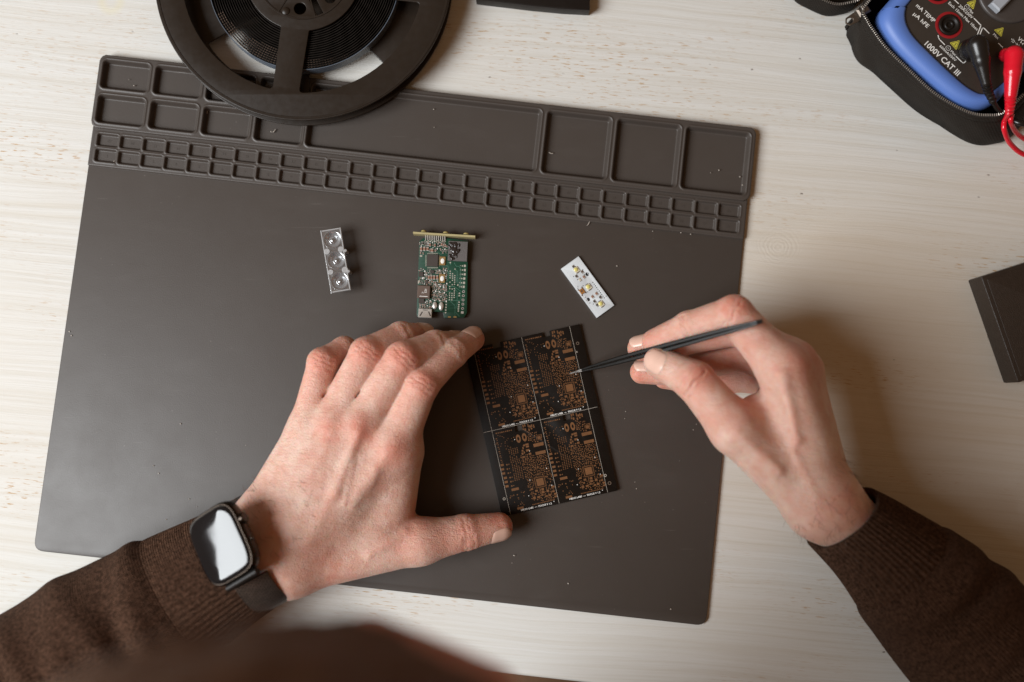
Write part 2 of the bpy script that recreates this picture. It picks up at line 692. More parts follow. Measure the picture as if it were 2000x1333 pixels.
def mat_material():
    n = NT('grey_silicone')
    co = n.coord()
    f = n.noise(co, 7, 4, 0.55)
    col = n.mix(f, (0.047, 0.037, 0.031), (0.059, 0.048, 0.041))
    smear = n.noise(n.mapping(co, scale=(18, 60, 18), rot=(0, 0, 0.5)), 1.0, 4, 0.6)
    col = n.mix(n.math('MULTIPLY', n.ramp(smear, [(0.55, 0.0), (0.8, 1.0)]), 0.22), col, (0.09, 0.078, 0.07))
    # lint and dust
    vd = n.voronoi(co, 240.0)
    vc = n.voronoi(co, 240.0, out='Color')
    dens = n.noise(co, 14, 2, 0.5)
    sp = n.math('MULTIPLY', n.ramp(vd, [(0.03, 1.0), (0.11, 0.0)]), n.ramp(vc, [(0.76, 0.0), (0.80, 1.0)]))
    sp = n.math('MULTIPLY', sp, n.ramp(dens, [(0.42, 0.1), (0.62, 1.0)]))
    col = n.mix(n.math('MULTIPLY', sp, 0.25), col, (0.42, 0.38, 0.34))
    # hairline scratches
    sc = n.noise(n.mapping(co, scale=(26, 900, 1), rot=(0, 0, 1.25)), 1.0, 2, 0.4)
    sm = n.noise(co, 22, 2, 0.5)
    scr = n.math('MULTIPLY', n.ramp(sc, [(0.70, 0.0), (0.76, 1.0)]), n.ramp(sm, [(0.58, 0.0), (0.68, 1.0)]))
    col = n.mix(n.math('MULTIPLY', scr, 0.4), col, (0.30, 0.27, 0.25))
    rg = n.noise(co, 40, 4, 0.6)
    n.set(Base_Color=col, Roughness=n.math('MULTIPLY_ADD', rg, 0.14, 0.40), Specular_IOR_Level=0.50)
    h = n.math('ADD', n.noise(co, 1500, 2, 0.6), n.math('MULTIPLY', n.noise(co, 60, 3, 0.5), 1.2))
    n.bump(h, 0.16, 0.0004)
    return n.m


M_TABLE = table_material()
M_SIL = mat_material()
M_FLOOR = plain('brown_floor', (0.21, 0.115, 0.062), 0.6, var=0.2)
M_BLACK = plain('black_plastic', (0.010, 0.0075, 0.006), 0.42, var=0.15, bump=0.1, spec=0.25)
M_REEL = plain('brownish_black_polystyrene', (0.019, 0.013, 0.009), 0.38, var=0.15, bump=0.05, bscale=500, spec=0.35)
M_SILVER = plain('bright_tin', (0.74, 0.72, 0.68), 0.28, 0.6, var=0.1)
M_STEEL = plain('steel', (0.55, 0.53, 0.50), 0.30, 1.0, var=0.1)
M_WHITE = plain('white_print', (0.78, 0.76, 0.72), 0.6, var=0.04)

# ---------------------------------------------------------------- floor and table
fl = mesh_obj('floor', [(-2500, -2500, -740), (2500, -2500, -740), (2500, 2500, -740), (-2500, 2500, -740)], [(0, 1, 2, 3)], M_FLOOR)
fl['kind'] = 'structure'

FRONT = -195.7          # the table's front edge, measured along E2


def tpt(u, v, z):
    return E1 * u + E2 * v + EZ * z


def build_table():
    x0, x1, y0, y1, th, r = -1000, 900, FRONT, 560, 28, 2.2
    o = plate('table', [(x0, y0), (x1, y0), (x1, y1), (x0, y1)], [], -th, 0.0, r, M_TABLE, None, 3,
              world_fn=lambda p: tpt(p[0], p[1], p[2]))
    o['kind'] = 'structure'


build_table()

# ---------------------------------------------------------------- soldering mat with its two tray blocks
MC = np.array([-67.083, 2.955, 0.0])


def mp(X, Y, z):
    """mat millimetres: X from its left side, Y down from its far side"""
    return MC + E1 * (X - 200) + E2 * (150 - Y) + EZ * z


TH = thing('soldering_mat', 'dark grey silicone soldering mat with moulded parts trays along its far side', 'soldering mat', mp(200, 150, 0))


def rbox(X, Y, x0, x1, y0, y1, r):
    qx = np.abs(X - (x0 + x1) / 2) - (x1 - x0) / 2 + r
    qy = np.abs(Y - (y0 + y1) / 2) - (y1 - y0) / 2 + r
    return np.hypot(np.maximum(qx, 0), np.maximum(qy, 0)) + np.minimum(np.maximum(qx, qy), 0) - r


def ss(a, b, x):
    t = np.clip((x - a) / (b - a), 0, 1)
    return t * t * (3 - 2 * t)


Z_SHEET, Z_SMALL, Z_LARGE = 2.0, 3.3, 5.2
cells_l = []
for r_ in ((3.5, 21.2), (25.0, 42.4)):
    for c_ in range(4):
        cells_l.append((2.7 + 32.0 * c_, 31.5 + 32.0 * c_, r_[0], r_[1]))
cells_l += [(129.9, 269.6, 4.2, 42.5), (273.0, 312.3, 4.2, 42.5), (315.7, 354.5, 4.2, 42.5), (357.6, 396.8, 4.2, 42.5)]
cells_s = [(4.7 + 13.985 * c_, 17.6 + 13.985 * c_, a, b) for (a, b) in ((48.4, 56.1), (57.8, 65.6)) for c_ in range(28)]


def height_part(name, X, Y, Zf, keep=None):
    n, m = len(X), len(Y)
    XX, YY = np.meshgrid(X, Y, indexing='ij')
    XX, YY, Z = Zf(XX, YY)
    P = MC[None, None] + E1 * (XX[..., None] - 200) + E2 * (150 - YY[..., None]) + EZ * Z[..., None]
    I = np.arange(n * m).reshape(n, m)
    F = np.stack([I[:-1, :-1], I[:-1, 1:], I[1:, 1:], I[1:, :-1]], -1).reshape(-1, 4)
    if keep is not None:
        k = keep(XX, YY).reshape(-1)
        F = F[k[F].all(1)]
    return fast_mesh(name, P.reshape(-1, 3), F, M_SIL, TH)


def tray_height(cells, depth_z, rim, r, slope, lip, outline, floor_z=0.0):
    def f(X, Y):
        Z = np.full(X.shape, rim)
        for (a, b, c, d) in cells:
            m = (X > a - 3) & (X < b + 3) & (Y > c - 3) & (Y < d + 3)
            s = rbox(X[m], Y[m], a, b, c, d, r)
            z = rim - (rim - depth_z) * ss(0.0, slope, -s)
            z += lip * np.exp(-((s - 0.55) / 0.45) ** 2)               # the small raised lip round each well
            Z[m] = np.where(s < 1.6, np.minimum(z, rim + lip), Z[m])
        return outline(X, Y, Z)
    return f


def outline_rect(x0, x1, y0, y1, r, z_lo, sides):
    """drop to z_lo past a rounded outline; the vertices beyond it are pulled back onto it"""
    def f(X, Y, Z):
        s = rbox(X, Y, x0, x1, y0, y1, r)
        e = 1e-3
        gx = (rbox(X + e, Y, x0, x1, y0, y1, r) - s) / e
        gy = (rbox(X, Y + e, x0, x1, y0, y1, r) - s) / e
        out = s > 0
        Z = Z - 0.55 * ss(-0.9, 0.0, s) ** 2
        X2 = np.where(out, X - gx * (s - 0.02), X)
        Y2 = np.where(out, Y - gy * (s - 0.02), Y)
        Z2 = np.where(out, z_lo, Z)
        return X2, Y2, Z2
    return f


GX = np.arange(-0.35, 400.36, 0.42)
height_part('tray_block', GX, np.arange(-0.35, 46.36, 0.36),
            tray_height(cells_l, 1.4, Z_LARGE, 2.6, 1.9, 0.40, outline_rect(0, 400, 0.4, 45.9, [4.6][0], 0.02, None)))
height_part('small_parts_tray', GX, np.arange(44.6, 69.36, 0.33),
            tray_height(cells_s, 1.5, Z_SMALL, 1.25, 0.95, 0.26, outline_rect(0.7, 399.3, 40.0, 68.8, 0.8, 0.02, None)))
plate('mat_sheet', [tuple(mp(*q, 0)[:2]) for q in round_poly([(0.9, 67.5), (399.1, 67.5), (399.6, 300), (0.4, 300)], [0, 0, 6, 6])[::-1]],
      [], 0.02, Z_SHEET, 0.5, M_SIL, TH, 2)
# the numbers moulded into the floors of the small wells
for i, (a, b, c, d) in enumerate(cells_s):
    num = str(i + 1 + 28) if i < 28 else str(i - 27)
    nb = MB()
    text_on(nb, num, mp((a + b) / 2, (c + d) / 2 + 0.8, 1.52), E1, E2, 2.5, align='CENTER', extrude=0.09)
    nb.build('embossed_number', M_SIL, TH)

# crumbs of solder, lint and cut leads lying about on the mat and the table: nobody could count them
cr = MB()
spots = [(1222, 804, 2), (1220, 818, 2), (1354, 840, 2), (1360, 829, 2), (1240, 942, 2), (1243, 955, 2), (353, 828, 2), (136, 648, 2), (140, 656, 2),
         (848, 249, 2.2), (847, 214, 2.2), (846, 195, 2.2), (1150, 436, 2.3), (1147, 441, 2.3), (1388, 338, 2.2), (1404, 333, 2.2), (1445, 346, 2.2),
         (530, 258, 2.2), (262, 168, 2.2), (252, 156, 2.2), (1275, 452, 2.3), (1330, 455, 2.3), (1349, 458, 2.3), (1450, 362, 2.2), (1205, 520, 2),
         (480, 870, 2), (300, 910, 2), (310, 925, 2), (370, 975, 2), (385, 990, 2), (325, 1015, 2), (1000, 1100, 2), (1110, 1140, 2), (1310, 1190, 2)]
for (x, y, z) in spots:
    c = W(x, y, z)
    r = random.uniform(0.22, 0.5)
    cr.lathe(c, [(r * 0.6, -0.1), (r, r * 0.5), (r * 0.7, r * 1.1), (0.05, r * 1.35)], 7)
for (x, y, z, dx, dy) in [(1072, 298, 2.0, 8, 2), (846, 194, 2.2, 4, -7), (1148, 440, 2.3, 4, -8), (533, 259, 2, 5, -6), (405, 216, 2, -1, 7), (1003, 1085, 2.1, 3, 0), (222, 315, 2.1, 2, 0)]:
    cr.tube([W(x, y, z + 0.35), W(x + dx * 0.5, y + dy * 0.5 + 1, z + 0.5), W(x + dx, y + dy, z + 0.35)], 0.3, 6)
co_ = cr.build('solder_crumbs', plain('grey_crumbs', (0.45, 0.40, 0.35), 0.4, 0.3), None, True)
co_['kind'] = 'stuff'
co_['label'] = 'tiny pale solder crumbs and lint scattered over the grey mat'
co_['category'] = 'crumbs'

# ---------------------------------------------------------------- reel of component tape
def circle(c, r, n=96):
    return [(c[0] + r * math.cos(2 * math.pi * i / n), c[1] + r * math.sin(2 * math.pi * i / n)) for i in range(n)]


def ring_window(c, r0, r1, a0, a1, side0, side1, rc=5.0):
    """a window between two radii; its sides run parallel to the spokes"""
    pts = []
    A0, A1 = math.radians(a0), math.radians(a1)
    k = 18
    outer = [(c[0] + r1 * math.cos(A0 + (A1 - A0) * i / k), c[1] + r1 * math.sin(A0 + (A1 - A0) * i / k)) for i in range(k + 1)]
    b0, b1 = math.radians(a0 + side0), math.radians(a1 - side1)
    inner = [(c[0] + r0 * math.cos(b1 + (b0 - b1) * i / k), c[1] + r0 * math.sin(b1 + (b0 - b1) * i / k)) for i in range(k + 1)]
    rr = [rc] + [0] * (k - 1) + [rc] + [rc * 1.3] + [0] * (k - 1) + [rc * 1.3]
    return round_poly(outer + inner, rr, 6)


def build_reel():
    ztop, zbot = 17.6, 5.5
    c = W(592, -50.4, ztop)[:2]
    R = 88.6
    T = thing('component_reel', 'large black plastic reel of component tape lying over the mat trays', 'reel', (c[0], c[1], zbot))
    wins = []
    spoke0 = -97.5
    for k in range(4):
        a = spoke0 + 90 * k
        wins.append(ring_window(c, 34.5, 72.0, a + 6.3, a + 83.7, 7.8, 7.8))
    hub_holes = []

    def hp(px, py):
        return W(px, py, ztop)[:2]
    # hub openings: two round holes, a slot and the centre bore
    hub_holes.append(circle(hp(586, 17), 3.6, 28))
    hub_holes.append(circle(hp(645, -4), 3.3, 28))
    a, b = hp(604, -14), hp(627, 31)
    d = unit(b - a)
    nn = np.array([-d[1], d[0]]) * 2.0
    hub_holes.append([tuple(a + nn), tuple(a - nn), tuple(b - nn + d * -1.0), tuple(b + nn)])
    hub_holes.append(circle(c, 6.5, 36))
    plate('top_flange', circle(c, R, 160), wins + hub_holes, ztop - 1.5, ztop, 0.35, M_REEL, T, 2)
    # a raised rim round the flange's edge and the circle round its hub
    rim = MB()
    rim.lathe((c[0], c[1], ztop - 0.05), [(R - 2.2, 0), (R - 2.0, 0.32), (R - 0.9, 0.32), (R - 0.7, 0)], 160, cap0=False, cap1=False)
    rim.build('flange_rim', M_REEL, T, True)
    hubr = MB()
    hubr.lathe((c[0], c[1], ztop - 0.02), [(26.8, 0), (26.9, 0.45), (27.8, 0.45), (27.9, 0)], 96, cap0=False, cap1=False)
    for ang in (-122, -74):
        p = np.array([math.cos(math.radians(ang)), math.sin(math.radians(ang)), 0])
        q = np.array([-p[1], p[0], 0])
        hubr.box(np.array([c[0], c[1], ztop + 0.15]) + p * 18.5, p, q, EZ, 17, 0.7, 0.4)
    pin = hp(558, 22)
    hubr.lathe((pin[0], pin[1], ztop - 0.1), [(2.3, 0), (2.3, 0.5), (1.8, 0.9), (0.4, 1.1)], 20)
    hubr.build('hub_ribs', M_REEL, T, True)
    wb = []
    for a0, a1 in ((-147, -106), (-88, -47), (33, 74), (92, 133)):
        wb.append(ring_window(c, 36, 70.5, a0, a1, 2, 2, 4.0))
    plate('bottom_flange', circle(c, R, 160), wb, zbot, zbot + 1.5, 0.35, M_REEL, T, 2)
    core = MB()
    core.lathe((c[0], c[1], zbot + 1.5), [(31.5, 0), (31.5, ztop - zbot - 3.0)], 72, cap0=False, cap1=False)
    core.build('core', M_REEL, T, True)
    # the tape itself: one long spiral strip
    tape_m = plain('black_carrier_tape', (0.011, 0.008, 0.006), 0.6, var=0.2, spec=0.15)
    v, f = [], []
    turns, n = 17, 96
    r_in, r_out, h0, h1 = 32.5, 56.0, zbot + 1.9, ztop - 2.2
    N = turns * n
    for i in range(N + 1):
        a = 2 * math.pi * i / n + 0.6
        r = r_in + (r_out - r_in) * i / N
        ca, sa = math.cos(a), math.sin(a)
        w = 0.42 + 0.10 * math.sin(i * 2.1)
        zz = h1 + 0.12 * math.sin(a * 3.3 + r)
        for (rr, z) in ((r, h0), (r, zz), (r + w, zz), (r + w, h0)):
            v.append((c[0] + rr * ca, c[1] + rr * sa, z))
    for i in range(N):
        for k in range(4):
            j = (k + 1) % 4
            f.append((4 * i + k, 4 * i + j, 4 * i + 4 + j, 4 * i + 4 + k))
    mesh_obj('tape', v, f, tape_m, T, True, auto=40)
    # pockets with tiny parts in the outer turns
    pk = MB()
    for turn in range(10, 17):
        r = r_in + (r_out - r_in) * (turn + 0.55) / turns
        for i in range(200):
            a = 2 * math.pi * i / 200
            deg = math.degrees(a) % 360
            if not (205 < deg < 335) or (turn - 9) / 8.0 < abs(deg - 248) / 70.0:
                continue
            p = np.array([math.cos(a), math.sin(a), 0])
            q = np.array([-p[1], p[0], 0])
            pk.box(np.array([c[0], c[1], h1 - 0.6]) + p * (r + 0.4), p, q, EZ, 0.55, 0.9, 0.5)
    o = pk.build('tape_components', plain('brown_chip_parts', (0.10, 0.062, 0.042), 0.5, var=0.3), T)
    o['kind'] = 'stuff'
    # the clear cover film of the last turn
    cv = MB()
    cv.lathe((c[0], c[1], h0), [(57.1, 0), (57.1, h1 - h0), (57.45, h1 - h0), (57.45, 0)], 140, cap0=False, cap1=False)
    cv.build('cover_film', plain('cover_film', (0.10, 0.12, 0.15), 0.4, var=0.08), T, True)


build_reel()

# ---------------------------------------------------------------- black things at the far side and at the right
def build_slab():
    z1 = 9.0
    lo = [W(944, 0, z1), W(1040, 11.5, z1), W(1100, 17.3, z1), W(1152, 20, z1), W(1152.5, -40, z1), W(1150, -160, z1), W(930, -160, z1), W(930, -2, z1)]
    o = plate('black_case', [tuple(p[:2]) for p in lo][::-1] if False else [tuple(p[:2]) for p in lo], [], 0.0, z1, 0.6, M_BLACK, None, 2)
    o['label'] = 'flat black plastic case cut by the photo\'s top edge beside the reel'
    o['category'] = 'case'
    c0 = W(5, -78, 0)
    mb = MB()
    mb.lathe((c0[0], c0[1], 0), [(23.6, 0), (24.4, 0.8), (24.4, 3.4), (23.4, 4.4), (22, 4.2), (20, 3.0), (0.5, 2.8)], 64)
    o = mb.build('round_lid', plain('dark_brown_plastic', (0.075, 0.045, 0.035), 0.4), None, True)
    o['label'] = 'dark brown round lid barely showing at the far left corner'
    o['category'] = 'lid'


build_slab()


def build_box():
    h = 17.0
    a, b = W(1890, 548, 0), W(1960, 749, 0)
    d = unit(b - a)
    nrm = unit(np.array([-d[1], d[0], 0]))
    c = a + d * (np.linalg.norm(b - a) / 2) + nrm * 38
    n = NT('black_leatherette')
    co = n.coord()
    n.set(Base_Color=n.mix(n.noise(co, 500, 3), (0.020, 0.013, 0.009), (0.036, 0.024, 0.017)), Roughness=0.48, Specular_IOR_Level=0.4)
    n.bump(n.voronoi(co, 1400.0), 0.5, 0.0003)
    L = np.linalg.norm(b - a)
    q = [a, b, b + nrm * 76, a + nrm * 76]
    T = thing('black_box', 'small matt black box with textured lid at the right edge', 'box', c)
    plate('box_body', round_poly([p[:2] for p in q], 1.0, 4), [], 0.0, h, 0.7, n.m, T, 3)
    # lid line: a shallow groove drawn by a slightly proud lid
    m = [p + nrm * s1 * 0.0 for p, s1 in zip(q, (0, 0, 0, 0))]
    cc = sum(q) / 4
    plate('lid', round_poly([(cc + (p - cc) * 0.93)[:2] for p in m], 1.2, 4), [], h - 0.2, h + 0.35, 0.2, n.m, T, 2)


build_box()

# ---------------------------------------------------------------- black panel of four unfilled circuit boards
M_PCBK = plain('black_solder_mask', (0.0075, 0.005, 0.0035), 0.45, spec=0.18, var=0.2)
M_COPPER = plain('copper_pads', (0.165, 0.070, 0.024), 0.48, 0.2, var=0.3)
M_SILK = plain('pale_silkscreen', (0.42, 0.37, 0.31), 0.6, var=0.1)


def build_panel():
    zt = 4.2                                   # its top face; the panel is 1.6 mm thick and lies slightly off the mat
    z0 = 2.45

    def zp(x, y):                              # enlarged view of the panel -> pixel
        return (900 + x / 3.3324, 620 + y / 3.3324)

    def wz(x, y, z=zt):
        return W(*zp(x, y), z)
    O = wz(517, 668)                           # where the centre line crosses the cross line
    u = unit(wz(885, 590) - wz(140, 759))
    v = unit(np.array([u[1], -u[0], 0]))       # towards the near side
    cw = np.linalg.norm(wz(832, 601) - O)
    ch = np.linalg.norm(wz(637, 1212) - O)
    T = thing('bare_circuit_board', 'black panel of four bare circuit boards with copper pads between the two hands', 'circuit board', O)

    def L(a, b, z=zt):
        p = O + u * a + v * b
        return np.array([p[0], p[1], z])
    lm, rm = 5.2, 6.1
    # outline with the notches in the far edge and the openings below the cross line
    top = -ch
    nx = [0.46, 0.62]
    nd = 3.0
    out = [L(-cw - lm, top + 0.6), L(-cw + cw * nx[0] - 2, top), L(-cw + cw * nx[0] - 2, top + nd), L(-cw + cw * nx[1] - 2, top + nd), L(-cw + cw * nx[1] - 2, top),
           L(cw * nx[0] - 1, top), L(cw * nx[0] - 1, top + nd), L(cw * nx[1] - 1.2, top + nd), L(cw * nx[1] - 1.2, top), L(cw + rm, top), L(cw + rm, ch + 0.3), L(-cw - lm, ch + 0.3)]
    holes = []
    for s in (0, 1):
        a0 = (-cw if s == 0 else 0) + cw * nx[0]
        holes.append([L(a0, 0.35), L(a0 + 4.3, 0.35), L(a0 + 4.3, 3.7), L(a0, 3.7)])
    plate('board', [tuple(p[:2]) for p in out], [[tuple(p[:2]) for p in h] for h in holes], z0, zt, 0.08, M_PCBK, T, 1)
    # score lines
    for (a, b) in ((L(-cw, -ch), L(-cw, ch)), (L(0, -ch), L(0, ch)), (L(cw, -ch), L(cw, ch)), (L(-cw - lm, 0), L(cw + rm - 0.8, 0))):
        mb = MB()
        d = unit(b - a)
        lift = 0.03 if abs(d @ u) < 0.5 else 0.055
        mb.box((a + b) / 2 + EZ * lift, d, np.cross(EZ, d), EZ, np.linalg.norm(b - a), 0.17, 0.05)
        mb.build('score_line', M_SILK, T)
    # one board's layout, read in an enlarged view of the near right board
    A = np.array([[624.0, 230.0], [-139.0, 1061.0]])
    Ai = np.linalg.inv(A)

    def uv(x, y):
        return Ai @ np.array([x + 27.0, y - 279.0])
    sx, sy = cw / 639.0, ch / 1086.0

    rr = random.Random(11)
    rects = []

    def R(x, y, w, h):
        q = uv(x, y)
        rects.append((q[0] * cw, q[1] * ch, w * sx, h * sy))
    for q in ((570, 455, 132, 42), (597, 557, 132, 40), (265, 1022, 95, 32), (330, 1260, 84, 28)):
        R(*q)
    R(580, 368, 40, 40)
    for i in range(5):
        for s in (-1, 1):
            R(552 + i * 14, 368 - 28 * s - i * 3, 9, 12)
            R(580 + s * 30, 342 + i * 13, 12, 9)
    for i, (x, y) in enumerate(((100, 715), (105, 770), (118, 822), (140, 878), (150, 930), (160, 985))):
        R(x, y, 42, 28)
        R(x + 62, y - 4, 18, 18)
        R(x + 88, y - 10, 12, 12)
    for r in range(20):                         # the field of through-holes
        for c_ in range(5):
            if 3 < r < 7 and c_ == 4 or rr.random() < 0.08:
                continue
            R(190 + c_ * 26 + r * 3.6 + (8 if r > 8 else 0), 520 + r * 20.5 - c_ * 6, 11, 10)
    for i in range(15):
        R(490 + i * 18.5, 1218 - i * 4.2, 12, 12)
    for i in range(9):
        R(30 + i * 24, 312 - i * 5, 12 if i % 3 else 20, 16)
    for i, y in enumerate(range(380, 700, 55)):
        R(30 + i * 12, y, 20, 12)
        R(40 + i * 12, y + 22, 12, 12)

    def field(x0, y0, x1, y1, n, wmin, wmax, hmin, hmax):
        for _ in range(n):
            x, y = rr.uniform(x0, x1), rr.uniform(y0, y1)
            x += (y - 700) * 0.22
            w, h = rr.uniform(wmin, wmax), rr.uniform(hmin, hmax)
            q = uv(x, y)
            cx, cy = q[0] * cw, q[1] * ch
            if q[0] > 0.975 or q[0] < 0.02:
                continue
            ok = True
            for (a, b, c_, d) in rects:
                if abs(a - cx) < (c_ + w * sx) / 2 + 0.15 and abs(b - cy) < (d + h * sy) / 2 + 0.15:
                    ok = False
                    break
            if ok:
                rects.append((cx, cy, w * sx, h * sy))
    bp = uv(587, 930)
    rects.append((bp[0] * cw, bp[1] * ch, 150 * sx, 150 * sy))
    hold = len(rects) - 1
    for o_ in ((312, 380), (390, 362)):
        q = uv(*o_)
        rects.append((q[0] * cw, q[1] * ch, 66 * sx, 112 * sy))
    keep_out = [hold, hold + 1, hold + 2]
    field(470, 210, 640, 270, 40, 12, 26, 18, 46)
    field(480, 290, 640, 420, 180, 8, 17, 8, 18)
    field(380, 440, 500, 620, 60, 14, 46, 12, 30)
    field(360, 580, 740, 840, 1100, 8, 19, 7, 15)
    field(360, 850, 520, 1000, 220, 7, 14, 7, 14)
    field(400, 990, 720, 1150, 60, 20, 44, 20, 30)
    field(380, 980, 740, 1170, 420, 8, 17, 8, 15)
    field(600, 850, 740, 1000, 40, 8, 14, 8, 22)
    field(20, 1040, 330, 1240, 26, 8, 15, 8, 15)
    field(60, 330, 330, 520, 20, 7, 13, 7, 13)
    pads = [r for i, r in enumerate(rects) if i not in keep_out]
    g = 'boards of the panel'
    for ci, (oa, ob) in enumerate(((-cw, -ch), (0, -ch), (-cw, 0), (0, 0))):
        mb = MB()
        for (a, b, w, h) in pads:
            c = L(oa + a, ob + b, zt + 0.03)
            mb.box(c, u, v, EZ, w, h, 0.05)
        o = mb.build('copper_pads', M_COPPER, T)
        o['kind'] = 'stuff'
        c = L(oa + bp[0] * cw, ob + bp[1] * ch, zt + 0.03)
        mb = MB()
        mb.box(c, u, v, EZ, 92 * sx, 92 * sy, 0.05)
        mb.build('square_pad', M_COPPER, T)
        mb = MB()
        for i in range(-6, 7):
            for s in (-1, 1):
                mb.box(c + u * i * 10.5 * sx + v * s * 64 * sy, u, v, EZ, 6 * sx, 15 * sy, 0.05)
                mb.box(c + v * i * 10.5 * sy + u * s * 64 * sx, u, v, EZ, 15 * sx, 6 * sy, 0.05)
        mb.build('pad_ring', M_COPPER, T)
        for o_ in ((312, 380), (390, 362)):
            q = uv(*o_)
            c2 = L(oa + q[0] * cw, ob + q[1] * ch, zt)
            lo = [((c2 + u * 30 * sx * math.cos(t) + v * 54 * sy * math.sin(t))[:2]) for t in np.linspace(0, 2 * math.pi, 24, endpoint=False)]
            li = [((c2 + u * 13 * sx * math.cos(t) + v * 24 * sy * math.sin(t))[:2]) for t in np.linspace(0, 2 * math.pi, 16, endpoint=False)]
            plate('slot_pad', lo, [li], zt + 0.005, zt + 0.055, 0.0, M_COPPER, T, 1, smooth=False)
        mb = MB()
        text_on(mb, 'HELIO LABS  \u2014  FOCUS V 1.2', L(oa + cw * 0.22, ob + ch - 0.55, zt + 0.05), u, -v, 1.42, offset=0.03, sx=1.02)
        mb.build('lettering', M_WHITE, T)
        mb = MB()
        for (x, y) in ((265, 392), (455, 905), (455, 537), (735, 972), (760, 1175), (670, 757), (438, 1105)):
            q = uv(x, y)
            mb.lathe(L(oa + q[0] * cw, ob + q[1] * ch, zt + 0.02), [(0.26, 0), (0.26, 0.06)], 8)
        o = mb.build('silkscreen_marks', M_WHITE, T)
        o['kind'] = 'stuff'
    for (x, y, r, m) in ((760, 170, 0.95, M_STEEL), (755, 226, 0.5, M_SILK), (968, 1080, 1.05, M_STEEL), (940, 1030, 0.8, M_SILK), (282, 1182, 0.8, M_SILK)):
        c = wz(x, y)
        plate('tooling_hole', circle(c, r, 24), [circle(c, r * 0.62, 20)], zt + 0.005, zt + 0.06, 0.0, m, T, 1, smooth=False)


build_panel()

# ---------------------------------------------------------------- green circuit board with an upright board at its end
M_GREEN = plain('green_solder_mask', (0.006, 0.046, 0.026), 0.32, spec=0.5, var=0.25, coat=0.2)
M_TRACE = plain('pale_green_traces', (0.09, 0.22, 0.16), 0.4, var=0.1)
M_CHIP = plain('dark_chip', (0.050, 0.038, 0.032), 0.5, var=0.12)
M_GOLD = plain('gold_plating', (0.72, 0.52, 0.24), 0.32, 0.9, var=0.1)
M_BROWNC = plain('brown_ferrite', (0.115, 0.078, 0.062), 0.42, var=0.1)
M_REDC = plain('reddish_ceramic', (0.27, 0.13, 0.085), 0.5, var=0.2)
M_FR4 = plain('pale_yellow_board_edge', (0.40, 0.34, 0.17), 0.5, var=0.12)


